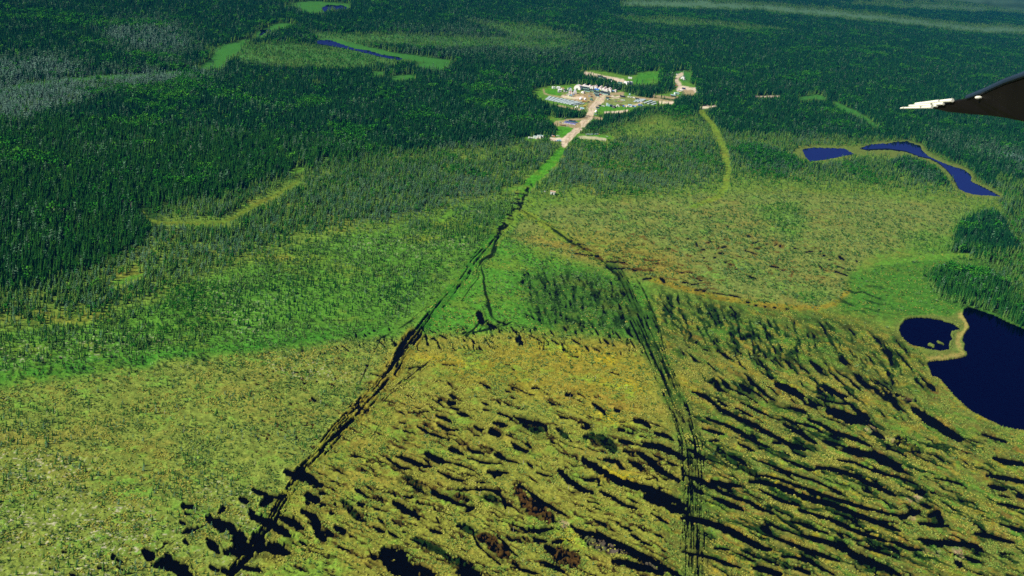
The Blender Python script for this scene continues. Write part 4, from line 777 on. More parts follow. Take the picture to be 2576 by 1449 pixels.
#CAMP
# ------------------------------------------------------------------ the camp
T_WHITE = mat("white_canvas", (0.86, 0.84, 0.82), 0.75, 0.15, 0.10, 0.8)
T_ORANGE = mat("orange_trim", (0.75, 0.26, 0.12), 0.7, 0.2, 0.15, 2)
T_BLUE = mat("blue_tarp", (0.06, 0.20, 0.66), 0.5, 0.3, 0.25, 1.5)
T_NAVY = mat("navy_paint", (0.02, 0.05, 0.14), 0.5, 0.3, 0.25, 1)
T_TEAL = mat("teal_paint", (0.30, 0.50, 0.45), 0.7, 0.2, 0.2, 1)
T_ROOF = mat("dark_shingle", (0.025, 0.035, 0.05), 0.85, 0.2, 0.3, 1)
T_GREENT = mat("dark_green_canvas", (0.04, 0.16, 0.12), 0.7, 0.2, 0.2, 1)
T_BLACK = mat("black_opening", (0.01, 0.01, 0.012), 0.8, 0.1)
T_WOOD = mat("raw_timber", (0.55, 0.40, 0.26), 0.8, 0.1, 0.25, 3)
T_BROWN = mat("brown_boards", (0.20, 0.12, 0.08), 0.8, 0.1, 0.3, 3)
T_GREY = mat("grey_metal", (0.34, 0.36, 0.36), 0.5, 0.4, 0.2, 1)
T_YEL = mat("yellow_paint", (0.78, 0.50, 0.05), 0.45, 0.4, 0.15, 1)
T_ORG = mat("orange_paint", (0.80, 0.30, 0.04), 0.45, 0.4, 0.15, 1)
T_RED = mat("red_paint", (0.55, 0.05, 0.04), 0.45, 0.4, 0.15, 1)
T_GREENP = mat("green_paint", (0.03, 0.20, 0.04), 0.45, 0.4, 0.15, 1)
T_TYRE = mat("tyre_rubber", (0.015, 0.015, 0.016), 0.9, 0.1)
T_GLASS = mat("dark_glass", (0.02, 0.03, 0.04), 0.1, 0.5)
T_CORE = mat("weathered_core_trays", (0.50, 0.60, 0.60), 0.7, 0.2, 0.35, 2.5)
T_PURP = mat("violet_blue_trays", (0.20, 0.22, 0.62), 0.6, 0.3, 0.3, 2)
T_PALEBLUE = mat("pale_blue_paint", (0.36, 0.62, 0.80), 0.5, 0.3, 0.15, 1)
REG = {'Q': (2150, 300, 7.36), 'U': (2300, 270, 6.44), 'V': (2600, 260, 8.587), 'R': (2480, 370, 7.28), 'S': (2180, 430, 8.05), 'T': (1800, 400, 3.64), 'H': (2100, 720, 4.817), 'G': (2300, 390, 7.28)}
def site(reg, X, Y):
    ox, oy, s = REG[reg]
    p, Z = at((ox + X / s) * 0.62891, (oy + Y / s) * 0.62891)
    return p, Z / 5200.0 / s, -math.atan2(p[0], p[1])       # ground point, metres per zoomed pixel, heading that faces the viewer
def put_thing(name, label, cat, reg, X, Y, yaw, group=None):
    p, k, rz = site(reg, X, Y)
    return thing(name, label, cat, (p[0], p[1], 0.0), rz + math.radians(yaw), group), k

def arch(w, h, n=12, e=1.0):
    return [(-w / 2 * math.copysign(abs(math.cos(math.pi * i / n)) ** e, -1 if i > n / 2 else 1) * -1 if False else w / 2 * math.copysign(abs(math.cos(math.pi * i / n)) ** e, math.cos(math.pi * i / n)), h * abs(math.sin(math.pi * i / n)) ** e) for i in range(n + 1)]
def quonset(label, reg, X, Y, wpx, hpx, length, yaw=0, cover=T_WHITE, trim=T_ORANGE, end=T_WHITE, bands=1, door=True, name="quonset_tent", cat="tent", group=None):
    t, k = put_thing(name, label, cat, reg, X, Y, yaw, group); W = wpx * k; Hh = hpx * k
    MB().prism(arch(W, Hh, 14, 0.85), 0.03, length).build("canopy", cover, t)
    MB().prism(arch(W * 0.985, Hh * 0.985, 14, 0.85), -0.02, 0.03).build("end_wall", end, t)
    MB().prism(arch(W * 0.985, Hh * 0.985, 14, 0.85), length, length + 0.05).build("end_wall", end, t)
    for i in range(bands):
        y = 0.02 + (length - 0.4) * (i / max(1, bands - 1) if bands > 1 else 0)
        MB().prism(arch(W * 1.03, Hh * 1.02, 14, 0.85), y, y + 0.34).build("trim_band", trim, t)
    if door: MB().box(-0.13 * W, 0.13 * W, -0.07, -0.022, 0.05, min(2.1, Hh * 0.72)).build("door", T_BLACK if door == 2 else T_GREY, t)
    return t
def dome(label, reg, X, Y, wpx, hpx, cover=T_WHITE, group=None, door=T_GREY):
    t, k = put_thing("dome_tent", label, "tent", reg, X, Y, 0, group); W = wpx * k / 2; Hh = hpx * k
    mb = MB(); n, m = 16, 6; vs = []; fs = []
    for j in range(m):
        a = math.pi / 2 * j / m; r = W * math.cos(a) ** 0.8; z = Hh * math.sin(a)
        vs += [(r * math.cos(2 * math.pi * i / n), r * math.sin(2 * math.pi * i / n), z) for i in range(n)]
    vs.append((0, 0, Hh)); top = len(vs) - 1
    for j in range(m - 1):
        for i in range(n): fs.append((j * n + i, j * n + (i + 1) % n, (j + 1) * n + (i + 1) % n, (j + 1) * n + i))
    fs += [((m - 1) * n + i, (m - 1) * n + (i + 1) % n, top) for i in range(n)]
    mb.add(vs, fs).build("canopy", cover, t)
    MB().tube((0, 0, 0), (0, 0, 0.18), W * 1.03, W * 1.03, 16).build("base_ring", T_WOOD, t)
    MB().box(-0.5, 0.5, -W * 1.06, -W * 0.8, 0.18, min(1.9, Hh * .75)).build("door", door, t)
    return t
def house(label, reg, X, Y, w, l, hw, hr, yaw=0, wall=T_TEAL, roof=T_ROOF, name="camp_hut", cat="hut", ridge='x', doors=1, windows=2, group=None, ov=0.35, porch=False):
    """walls w (across) by l (deep); ridge runs along x or y; the front faces the viewer"""
    t, k = put_thing(name, label, cat, reg, X, Y, yaw, group)
    mb = MB()
    if ridge == 'x':
        prof = [(0, 0), (l, 0), (l, hw), (l / 2, hw + hr), (0, hw)]
        vs = [(-w / 2, y, z) for y, z in prof] + [(w / 2, y, z) for y, z in prof]
        mb.add(vs, [(0, 1, 2, 3, 4), (9, 8, 7, 6, 5)] + [(i, i + 5, (i + 1) % 5 + 5, (i + 1) % 5) for i in range(5)])
        rf = MB(); th = 0.14
        sl_ = hr / (l / 2)
        for s_ in (0, 1):
            y0, y1 = (-ov, l / 2) if s_ == 0 else (l + ov, l / 2)
            z0, z1 = hw - ov * sl_ + .03, hw + hr + .03
            rf.add([(-w / 2 - ov, y0, z0), (w / 2 + ov, y0, z0), (w / 2 + ov, y1, z1), (-w / 2 - ov, y1, z1), (-w / 2 - ov, y0, z0 + th), (w / 2 + ov, y0, z0 + th), (w / 2 + ov, y1, z1 + th), (-w / 2 - ov, y1, z1 + th)],
                   [(0, 3, 2, 1), (4, 5, 6, 7), (0, 1, 5, 4), (1, 2, 6, 5), (2, 3, 7, 6), (3, 0, 4, 7)])
    else:
        prof = [(-w / 2, 0), (w / 2, 0), (w / 2, hw), (0, hw + hr), (-w / 2, hw)]
        mb.prism(prof, 0, l)
        rf = MB(); th = 0.14; sl_ = hr / (w / 2)
        for s_ in (-1, 1):
            x0, x1 = s_ * (w / 2 + ov), 0
            z0, z1 = hw - ov * sl_ + .03, hw + hr + .03
            rf.add([(x0, -ov, z0), (x0, l + ov, z0), (x1, l + ov, z1), (x1, -ov, z1), (x0, -ov, z0 + th), (x0, l + ov, z0 + th), (x1, l + ov, z1 + th), (x1, -ov, z1 + th)],
                   [(0, 3, 2, 1), (4, 5, 6, 7), (0, 1, 5, 4), (1, 2, 6, 5), (2, 3, 7, 6), (3, 0, 4, 7)])
    mb.build("wall", wall, t); rf.build("roof", roof, t)
    xs = np.linspace(-w / 2, w / 2, doors + windows + 2)[1:-1]
    for i, x_ in enumerate(xs):
        if i < doors: MB().box(x_ - .55, x_ + .55, -0.06, 0.02, 0.05, min(2.1, hw * .85)).build("door", T_BLACK, t)
        else: MB().box(x_ - .5, x_ + .5, -0.06, 0.02, hw * .42, hw * .8).build("window", T_GLASS, t)
    if porch:
        MB().box(-w / 2, w / 2, -1.8, -0.05, 0.02, 0.25).build("deck", T_WOOD, t)
        for x_ in (-w / 2 + .15, w / 2 - .15): MB().box(x_ - .08, x_ + .08, -1.75, -1.6, 0.25, hw * .95).build("post", T_WOOD, t)
    return t
def crate(label, reg, X, Y, w, l, h, yaw=0, body=T_WHITE, lid=T_GREY, name="storage_box", cat="container", group=None, z=0.0):
    t, k = put_thing(name, label, cat, reg, X, Y, yaw, group)
    MB().box(-w / 2, w / 2, 0, l, 0.12, h).build("body", body, t)
    MB().box(-w / 2 - .06, w / 2 + .06, -.06, l + .06, h, h + .12).build("lid", lid, t)
    MB().box(-w / 2 + .1, w / 2 - .1, 0.1, l - .1, 0, 0.12).build("skid", T_WOOD, t)
    MB().box(-min(.5, w * .3), min(.5, w * .3), -0.05, -0.0, 0.15, h * .85).build("door", lid, t)
    return t
def rack(label, reg, X0, Y0, X1, Y1, wid, h, tray, group, name="core_rack"):
    p0, k, rz = site(reg, X0, Y0); p1, _, _ = site(reg, X1, Y1)
    d = p1 - p0; L = float(np.hypot(d[0], d[1])); a = math.atan2(d[1], d[0])
    t = thing(name, label, "core rack", (p0[0], p0[1], 0), a, group)
    tr = MB(); nn = max(2, int(L / 2.2))
    for i in range(nn):
        x0_ = L * i / nn; x1_ = L * (i + 1) / nn - 0.35; zz = h * random.uniform(0.8, 1.08)
        tr.box(x0_, x1_, 0.05, wid - .05, 0.35, zz)
    tr.build("core_trays", tray, t)
    MB().box(-0.1, L, 0, wid, 0.22, 0.34).build("deck", T_GREY, t)
    for i in range(0, nn + 1, 2):
        MB().box(min(L * i / nn, L - .2), min(L * i / nn + .2, L), 0.1, wid - .1, 0, 0.22).build("foot", T_ROOF, t)
    return t
def drum(label, reg, X, Y, d, h, body, lying=False, group=None, name="fuel_drum", cat="drum"):
    t, k = put_thing(name, label, cat, reg, X, Y, 20 if not lying else 0, group)
    if lying:
        MB().tube((-h / 2, 0, d / 2), (h / 2, 0, d / 2), d / 2, d / 2, 12).build("shell", body, t)
        for s_ in (-.3, .3): MB().tube((h * s_ - .05, 0, d / 2), (h * s_ + .05, 0, d / 2), d * .53, d * .53, 12).build("hoop", T_GREY, t)
    else:
        MB().tube((0, 0, 0), (0, 0, h), d / 2, d / 2, 12).build("shell", body, t)
        for z_ in (h * .33, h * .66): MB().tube((0, 0, z_ - .03), (0, 0, z_ + .03), d * .53, d * .53, 12).build("hoop", body, t)
        MB().tube((0, 0, h), (0, 0, h + .06), d * .46, d * .42, 12).build("lid", T_GREY, t)
    return t
def wheel(t, x_, y_, r, wd):
    o = MB().tube((x_, y_ - wd / 2, r), (x_, y_ + wd / 2, r), r, r, 14).build("wheel", T_TYRE, t)
    MB().tube((x_, y_ - wd * .56, r), (x_, y_ + wd * .56, r), r * .5, r * .5, 10).build("rim", T_GREY, o)
def truck(label, reg, X, Y, L, cabm, bedm, yaw=0, bed=True, name="work_truck", cat="truck", sc=1.0):
    t, k = put_thing(name, label, cat, reg, X, Y, yaw)
    W = 2.0 * sc; hL = L / 2
    MB().box(-hL, hL, -W / 2 + .1, W / 2 - .1, .45 * sc, .75 * sc).build("chassis", T_TYRE, t)
    c = MB().add([(-hL, -W / 2, .75 * sc), (-hL + L * .36, -W / 2, .75 * sc), (-hL + L * .36, -W / 2, 2.0 * sc), (-hL + L * .14, -W / 2, 2.0 * sc), (-hL, -W / 2, 1.3 * sc), (-hL, W / 2, .75 * sc), (-hL + L * .36, W / 2, .75 * sc), (-hL + L * .36, W / 2, 2.0 * sc), (-hL + L * .14, W / 2, 2.0 * sc), (-hL, W / 2, 1.3 * sc)],
                 [(0, 1, 2, 3, 4), (9, 8, 7, 6, 5), (0, 5, 6, 1), (1, 6, 7, 2), (2, 7, 8, 3), (3, 8, 9, 4), (4, 9, 5, 0)]).build("cab", cabm, t)
    MB().box(-hL + L * .16, -hL + L * .33, -W / 2 - .03, -W / 2, 1.35 * sc, 1.85 * sc).build("side_window", T_GLASS, c)
    if bed:
        MB().box(-hL + L * .38, hL, -W / 2, W / 2, .80 * sc, 1.5 * sc).build("bed", bedm, t)
        MB().box(-hL + L * .41, hL - .12, -W / 2 + .1, W / 2 - .1, 1.5 * sc, 1.62 * sc).build("load", T_GREY, t)
    else:
        MB().box(-hL + L * .38, hL, -W / 2, W / 2, .80 * sc, 2.4 * sc).build("box_body", bedm, t)
    for x_ in (-hL + L * .2, hL - L * .2):
        for y_ in (-W / 2 + .1, W / 2 - .1): wheel(t, x_, y_, .45 * sc, .28 * sc)
    return t
def heap(label, reg, X, Y, w, l, h, m, n=12, cat="pile", name="timber_pile", yaw=0, long=True):
    t, k = put_thing(name, label, cat, reg, X, Y, yaw)
    mb = MB(); R = random.Random(int(X + Y))
    for i in range(n):
        z0 = h * (i // max(1, n // 3)) / 3.0; x_ = R.uniform(-w / 2, w / 2) * (.25 if long else .8); y_ = l * R.random() * .9
        ww = w * R.uniform(.6, 1) / 2 if long else w * .14
        dd = l / 9 if long else w * .14
        mb.box(x_ - ww, x_ + ww, y_, y_ + dd * R.uniform(.8, 1.6), z0 + R.uniform(0, .06), z0 + h / 3 * R.uniform(.7, 1))
    o = mb.build(name + "_body", m); 
    o.name = name; o.location = t.location; o.rotation_euler = t.rotation_euler; tag(o, label, cat)
    bpy.data.objects.remove(t)
    return o
def excavator(label, reg, X, Y, yaw=0):
    t, k = put_thing("excavator", label, "excavator", reg, X, Y, yaw)
    for y_ in (-1.0, 1.0):
        tr = MB().prism([(-1.7, .15), (-1.4, 0), (1.4, 0), (1.7, .15), (1.7, .6), (1.4, .75), (-1.4, .75), (-1.7, .6)], y_ - .3, y_ + .3); tr.build("track", T_TYRE, t)
    MB().box(-1.6, 1.4, -1.2, 1.2, .85, 1.9).build("house", T_YEL, t)
    c = MB().box(.1, 1.3, -1.2, -.2, 1.9, 2.9).build("cab", T_YEL, t); MB().box(1.3, 1.33, -1.1, -.3, 2.0, 2.8).build("windscreen", T_GLASS, c)
    MB().tube((1.3, .2, 1.7), (3.4, .2, 4.4), .28, .22, 6).build("boom", T_YEL, t)
    MB().tube((3.4, .2, 4.4), (4.6, .2, 2.2), .22, .16, 6).build("arm", T_YEL, t)
    MB().prism([(4.3, 2.2), (5.0, 2.1), (5.1, 1.2), (4.2, 1.3)], -.3, .7).build("bucket", T_TYRE, t)
def tractor(label, reg, X, Y, yaw=0):
    t, k = put_thing("tractor", label, "tractor", reg, X, Y, yaw)
    MB().box(-2.0, .2, -.5, .5, .8, 1.6).build("bonnet", T_GREENP, t)
    c = MB().box(.2, 1.7, -.75, .75, .9, 2.6).build("cab", T_GLASS, t); MB().box(.1, 1.8, -.85, .85, 2.6, 2.75).build("roof", T_YEL, c)
    for x_, r in ((-1.5, .55), (1.1, .95)):
        for y_ in (-1, 1): wheel(t, x_, y_ * .95, r, .4)
    MB().box(-3.2, -2.6, -1.1, 1.1, .2, 1.0).build("bucket", T_YEL, t)
    for y_ in (-.6, .6): MB().tube((-2.7, y_, .7), (-.2, y_, 1.6), .1, .1, 5).build("loader_arm", T_YEL, t)

# left cluster
crate("white box tent farthest left in the camp's upper left cluster", 'Q', 482, 408, 5.0, 4.5, 3.2, 15, T_WHITE, T_WHITE, "box_tent", "tent")
house("white frame tent second from left in the upper left cluster", 'Q', 618, 412, 5.2, 5, 2.6, 1.0, 10, T_WHITE, T_WHITE, "frame_tent", "tent", 'x', 1, 0)
house("white frame tent in front of the second one in the upper left cluster", 'Q', 655, 490, 5.2, 5, 3.2, 1.1, 10, T_WHITE, T_WHITE, "frame_tent", "tent", 'x', 1, 0)
crate("white box tent with an orange edge between two frame tents", 'Q', 748, 440, 4.2, 4, 3.0, 10, T_WHITE, T_ORANGE, "box_tent", "tent")
house("white walled hut with a dark gable roof left of the blue topped tent", 'Q', 828, 498, 5.4, 5, 2.6, 1.1, 8, T_WHITE, T_ROOF, ridge='x', windows=1)
drum("tall white water tank beside the blue topped tent", 'Q', 896, 432, 1.7, 3.0, T_WHITE, name="water_tank", cat="tank")
quonset("large tent with a dark blue top and white front in the left cluster", 'Q', 966, 492, 100, 108, 8, 5, T_NAVY, T_PALEBLUE, T_WHITE, 2)
quonset("white tent with a blue ridge just right of the dark blue one", 'Q', 1104, 552, 84, 115, 6, 5, T_WHITE, T_BLUE, T_WHITE, 2)
crate("white container with an orange panel in front of the dark blue tent", 'Q', 965, 560, 6.5, 2.6, 3.4, 0, T_WHITE, T_ORANGE, "shipping_container", "container")
truck("blue and white box truck parked at the gravel patch of the left cluster", 'Q', 965, 625, 6.5, T_WHITE, T_PALEBLUE, 12, False, sc=1.15)
drum("blue plastic drum on the grass right of the box truck", 'Q', 1068, 580, 1.8, 1.6, T_BLUE)
crate("small white pump box left of the box truck", 'Q', 880, 590, 2.4, 2, 1.8, 0, T_WHITE, T_GREY)
heap("pale scrap timber on the grass below the left cluster", 'Q', 620, 520, 4, 4, 1.2, T_GREY, 14)
heap("low boardwalk planks below the white walled hut", 'Q', 760, 520, 8, 1.5, .5, T_WOOD, 9)
# big dome tent and the long back row
quonset("largest white tent with an open black doorway left of the back row", 'Q', 1160, 430, 205, 130, 12, -18, T_WHITE, T_ORANGE, T_WHITE, 2, 2)
crate("white water container on the bank behind the largest white tent", 'Q', 1190, 330, 6.0, 2.6, 2.4, -5, T_WHITE, T_TEAL, "shipping_container", "container")
p_, k_, rz_ = site('Q', 1195, 290); t = thing("radio_mast", "thin white radio mast behind the largest white tent", "mast", (p_[0], p_[1], 0)); MB().tube((0, 0, 0), (.4, 0, 9), .14, .09, 6).build("pole", T_WHITE, t); MB().box(-.6, 1.2, -.05, .05, 8.2, 8.3).build("crossarm", T_GREY, t)
house("long hut with a charcoal roof directly right of the largest white tent", 'Q', 1400, 415, 13, 6, 2.3, 1.2, -10, T_TEAL, T_ROOF, "long_hut", "hut", 'x', 1, 3)
quonset("narrow white tent behind the charcoal roofed long hut", 'Q', 1420, 368, 330, 55, 6, -8, T_WHITE, T_ORANGE, T_WHITE, 2, False)
BACK = [(1360, 350, "first"), (1525, 368, "second"), (1690, 378, "third"), (1850, 402, "fourth"), (1965, 428, "fifth"), (2100, 452, "sixth")]
for X, Y, o_ in BACK: quonset("white round topped tent, %s from the left along the rear of the back row" % o_, 'Q', X, Y, 76, 76, 9, -14, T_WHITE, T_ORANGE, T_WHITE, 2)
FRONT = [(1590, 410, "first"), (1700, 425, "second"), (1820, 440, "third"), (1925, 462, "fourth"), (2015, 490, "fifth"), (2120, 500, "sixth"), (2260, 502, "seventh")]
for X, Y, o_ in FRONT: quonset("white tent with orange ends, %s from the left along the front of the back row" % o_, 'Q', X, Y, 92, 84 if X < 2200 else 62, 9, -14, T_WHITE, T_ORANGE, T_WHITE, 3)
house("pale blue sided shed between the last two tents of the back row", 'Q', 2185, 495, 5, 4, 2, .8, -12, T_PALEBLUE, T_PALEBLUE, ridge='x', windows=1)
house("hut under a bright blue tarp roof behind the tents of the back row", 'Q', 1768, 352, 5, 4, 1.8, .9, -10, T_TEAL, T_BLUE, ridge='x', windows=1)
house("teal hut under a bright blue tarp roof in the middle of the camp", 'Q', 1735, 468, 7, 5, 2.3, 1.2, -14, T_TEAL, T_BLUE, ridge='x', windows=2)
house("long teal hut with a grey roof left of the blue tarp hut", 'Q', 1450, 490, 10, 5, 2.5, 1.0, -10, T_TEAL, T_ROOF, "long_hut", "hut", 'x', 1, 3)
house("low teal hut joined to the right end of the grey roofed long hut", 'Q', 1610, 478, 8, 5, 2.2, 0.9, -12, T_TEAL, T_ROOF, ridge='x', windows=2)
house("largest lodge with teal walls and a long black roof at the head of the road", 'Q', 1950, 575, 15, 8, 2.7, 1.9, -28, T_TEAL, T_ROOF, "lodge", "lodge", 'x', 2, 4, porch=True)
house("two storey hut with a black roof left of the lodge", 'Q', 1725, 575, 9, 6, 3.6, 1.3, -10, T_TEAL, T_ROOF, ridge='x', windows=3)
house("small teal cabin with a porch in front of the two storey hut", 'Q', 1752, 640, 7, 4.5, 2.4, 1.2, -8, T_TEAL, T_ROOF, "cabin", "cabin", 'x', 1, 2, porch=True)
quonset("small white tent with red ends on the grass beside the boardwalk", 'Q', 1315, 538, 95, 62, 4, -35, T_WHITE, T_RED, T_WHITE, 2)
crate("grey wire crate left of the porch cabin", 'Q', 1520, 650, 3.4, 3, 2.4, -5, T_GREY, T_GREY, "wire_crate", "crate")
heap("dark lumber stack between the wire crate and the porch cabin", 'Q', 1600, 645, 3, 3, 1.2, T_BROWN, 10)
heap("stacked dark planks left of the two storey hut", 'Q', 1570, 575, 5, 2, .9, T_BROWN, 9)
heap("dark planks at the right end of the lodge", 'Q', 2100, 585, 4, 2, .9, T_BROWN, 9)
heap("dark planks behind the right end of the lodge", 'Q', 2125, 520, 4, 2, .7, T_GREY, 9)
truck("dark red pickup parked between the porch cabin and the lodge", 'Q', 1855, 590, 4.6, T_RED, T_RED, 60, True, "pickup_truck", "pickup", .9)
dome("white dome tent left of its twin above the core racks", 'Q', 1277, 720, 98, 70)
dome("white dome tent behind the orange dump truck", 'Q', 1402, 728, 82, 62)
quonset("dark green round tent at the left side of the road", 'Q', 1580, 757, 88, 64, 4, 0, T_GREENT, T_TEAL, T_GREENT, 2)
truck("orange dump truck beside the white dome tents", 'Q', 1372, 790, 6.5, T_ORG, T_ORG, 0, True, "dump_truck", "truck", 1.1)
tractor("green and yellow loader tractor beside the dark green tent", 'Q', 1492, 808, 10)
excavator("yellow excavator with a raised boom below the core racks", 'Q', 1385, 938, 15)
drum("white water tank at the lower end of the core racks, the left one of two", 'Q', 1122, 975, 2.6, 2.6, T_WHITE, name="water_tank", cat="tank")
drum("white water tank at the lower end of the core racks, the right one of two", 'Q', 1185, 950, 2.8, 2.5, T_WHITE, name="water_tank", cat="tank")
crate("grey pump box left of the two white water tanks", 'Q', 1065, 915, 3, 2, 1.6, 0, T_TEAL, T_GREY)
house("white shed with a teal door at the tree edge left of the road", 'Q', 1300, 1035, 5.4, 4, 2.8, .8, -10, T_WHITE, T_PALEBLUE, ridge='x', windows=1)
dome("white dome tent at the right side of the road below the camp", 'Q', 1724, 1098, 88, 62)
house("teal hut on stilts beside the orange barrow right of the road", 'Q', 2050, 712, 4.6, 4, 2.6, .9, -10, T_TEAL, T_ROOF, ridge='x', windows=1)
truck("small black utility vehicle right of the teal stilt hut", 'Q', 2120, 735, 3.8, T_TYRE, T_TYRE, -15, True, "utility_vehicle", "vehicle", .8)
crate("orange tool box in front of the teal stilt hut", 'Q', 2060, 742, 1.8, 1.2, .9, 0, T_ORG, T_WHITE, "tool_box", "box")
heap("red fuel cans stacked right of the lodge's path", 'Q', 2135, 665, 4, 1.5, 1.1, T_RED, 14, long=False, name="fuel_can_stack", cat="cans")
p_, k_, rz_ = site('Q', 2215, 670); t = thing("meat_pole", "white timber frame beside the red fuel cans", "frame", (p_[0], p_[1], 0), rz_ - .2)
for x_ in (-1.6, 1.6): MB().box(x_ - .12, x_ + .12, -.12, .12, 0, 2.6).build("post", T_WHITE, t)
MB().box(-1.9, 1.9, -.14, .14, 2.6, 2.85).build("beam", T_WHITE, t)
house("low black roofed pavilion at the end of the boardwalk", 'Q', 2490, 652, 7, 6, 1.2, 1.2, -14, T_BROWN, T_ROOF, "pavilion", "pavilion", 'x', 1, 1, ov=.9)
p_, k_, rz_ = site('Q', 2240, 680); p2_, _, _ = site('Q', 2470, 655); d_ = p2_ - p_; tag(MB().box(0, float(np.hypot(d_[0], d_[1])), -.6, .6, .1, .3).build("boardwalk", T_WOOD), "pale boardwalk leading across the grass to the black roofed pavilion", "boardwalk"); bpy.data.objects["boardwalk"].location = (p_[0], p_[1], 0); bpy.data.objects["boardwalk"].rotation_euler[2] = math.atan2(d_[1], d_[0])
heap("grey pallet stack, leftmost of the lumber on the camp's grass", 'Q', 2300, 785, 4, 3, 1.2, T_GREY, 12)
heap("wide pale lumber stack in the middle of the camp's grass", 'Q', 2415, 795, 7, 4, 1.5, T_WOOD, 16)
heap("white lumber stack with an upright post, rightmost on the camp's grass", 'Q', 2510, 760, 7, 3, 1.3, T_WHITE, 14)
# core racks: nine long rows on the left field
for i in range(9):
    f = i / 8; X0 = 300 + (985 - 300) * f; Y0 = 742 + (886 - 742) * f; X1 = 420 + (1322 - 420) * f; Y1 = 652 + (822 - 652) * f
    rack("long pale core rack, row %s from the trees on the left field" % ("one", "two", "three", "four", "five", "six", "seven", "eight", "nine")[i], 'Q', X0, Y0, X1, Y1, 4.2, 1.5, T_CORE, "core racks on the left field")
rack("short grey core rack beside the yellow excavator", 'Q', 1090, 895, 1400, 848, 2.2, 1.0, T_CORE, "core racks on the left field")
# row of sheds right of the road
heap("dark blue machine parts at the left end of the shed row", 'Q', 1830, 915, 5, 3, 1.8, T_NAVY, 16, long=False, name="scrap_heap", cat="scrap")
heap("white and black scrap behind the teal road shed", 'Q', 1940, 930, 6, 3, 1.4, T_WHITE, 16, long=False, name="scrap_heap", cat="scrap")
house("small teal shed beside the road at the left of the shed row", 'Q', 1765, 992, 5.2, 3.4, 2.0, .6, 5, T_TEAL, T_ROOF, ridge='x', windows=1)
crate("tall white shed tower in the shed row", 'Q', 2042, 915, 3.4, 3, 4.2, 0, T_WHITE, T_PALEBLUE, "tower_shed", "shed")
crate("pale teal box shed just right of the tall white tower", 'Q', 2093, 925, 4, 3, 2.6, -5, T_TEAL, T_PALEBLUE, "box_shed", "shed")
crate("dark blue box shed in the shed row", 'Q', 2162, 925, 4, 3, 2.4, -5, T_NAVY, T_NAVY, "box_shed", "shed")
quonset("black tent with a white far end in the shed row", 'Q', 2222, 965, 100, 70, 4, -40, T_BLACK, T_WHITE, T_BLACK, 2)
quonset("low white twin arched tent right of the black one", 'Q', 2360, 935, 105, 56, 4, 0, T_WHITE, T_ORANGE, T_WHITE, 1, 2)
heap("rusty pipe stack behind the low white twin arched tent", 'Q', 2490, 905, 9, 3, 1.3, T_BROWN, 14)
drum("blue tank lying at the right end of the rusty pipes", 'R', 100, 415, 2.2, 3, T_BLUE, True, name="blue_tank", cat="tank")
crate("tilted white board box right of the lying blue tank", 'R', 218, 438, 3.4, 1.2, 2.2, 35, T_WHITE, T_WHITE, "board_box", "box")
house("white and pale blue shed right of the tilted white box", 'R', 285, 410, 6, 3.5, 2.4, .7, -5, T_WHITE, T_PALEBLUE, ridge='x', windows=1)
crate("box under a blue tarp right of the white and pale blue shed", 'R', 408, 420, 6, 3, 1.7, -5, T_PALEBLUE, T_BLUE, "tarped_box", "box")
heap("blue and white tarped supplies at the tree edge of the right core racks", 'R', 590, 395, 7, 4, 2.2, T_BLUE, 14, long=False, name="supply_heap", cat="supplies")
heap("white supply bags right of the blue tarped supplies", 'R', 650, 395, 4, 3, 1.4, T_WHITE, 10, long=False, name="supply_heap", cat="supplies")
for i, (X, Y) in enumerate(((235, 135), (265, 140), (318, 150), (350, 152), (390, 158), (425, 165))):
    drum("white drum, %s from the left in the line along the dirt track" % ("first", "second", "third", "fourth", "fifth", "sixth")[i], 'R', X, Y, 1.6, 1.8, T_WHITE, group="white drums along the dirt track")
crate("narrow pale outhouse at the edge of the spruce block", 'R', 275, 82, 2.2, 2.2, 3.0, -10, T_PALEBLUE, T_TEAL, "outhouse", "outhouse")
house("teal hut beside the upper right core racks", 'R', 490, 222, 5.4, 4, 2.4, .7, -10, T_TEAL, T_ROOF, ridge='x', windows=1)
for i, (a0, b0, a1, b1) in enumerate(((445, 282, 640, 205), (540, 286, 720, 208), (630, 282, 762, 215))):
    rack("core rack, %s of three beside the teal hut on the right field" % ("first", "second", "third")[i], 'R', a0, b0, a1, b1, 3.6, 1.3, T_CORE, "core racks on the right field")
for i, (a0, b0, a1, b1) in enumerate(((730, 320, 955, 245), (840, 345, 1060, 275), (965, 368, 1075, 330))):
    rack("core rack near the tree edge on the right field, %s of three" % ("first", "second", "third")[i], 'R', a0, b0, a1, b1, 3.2, 1.3, T_CORE, "core racks on the right field")
# lower pads along the road
rack("navy core rack, rearmost on the sandy pad beside the road", 'S', 775, 440, 990, 455, 1.8, 1.5, T_NAVY, "core racks on the sandy pad")
rack("dark blue core rack, second row on the sandy pad", 'S', 650, 455, 1050, 512, 2.6, 1.5, mat("dark_blue_trays", (0.05, 0.16, 0.34), .6, .3, .3, 2), "core racks on the sandy pad")
rack("violet blue core rack, third row on the sandy pad", 'S', 600, 485, 985, 555, 2.2, 1.4, T_PURP, "core racks on the sandy pad")
rack("white edged core rack, nearest row on the sandy pad", 'S', 545, 515, 980, 575, 1.4, 1.1, T_WHITE, "core racks on the sandy pad")
crate("small violet crate left of the racks on the sandy pad", 'S', 490, 492, 2.0, 2, .9, 10, T_PURP, T_GREY, "small_crate", "crate")
heap("white boat shaped bundle on the grass above the sandy pad", 'S', 640, 360, 4, 2, 1.1, T_WHITE, 8)
heap("pale planks on the grass left of the white bundle", 'S', 505, 372, 4, 1.2, .6, T_WOOD, 6)
heap("dark and white rubble along the lower edge of the sandy pad", 'S', 560, 592, 9, 3, 1.0, T_BROWN, 20, long=False, name="rubble_heap", cat="rubble")
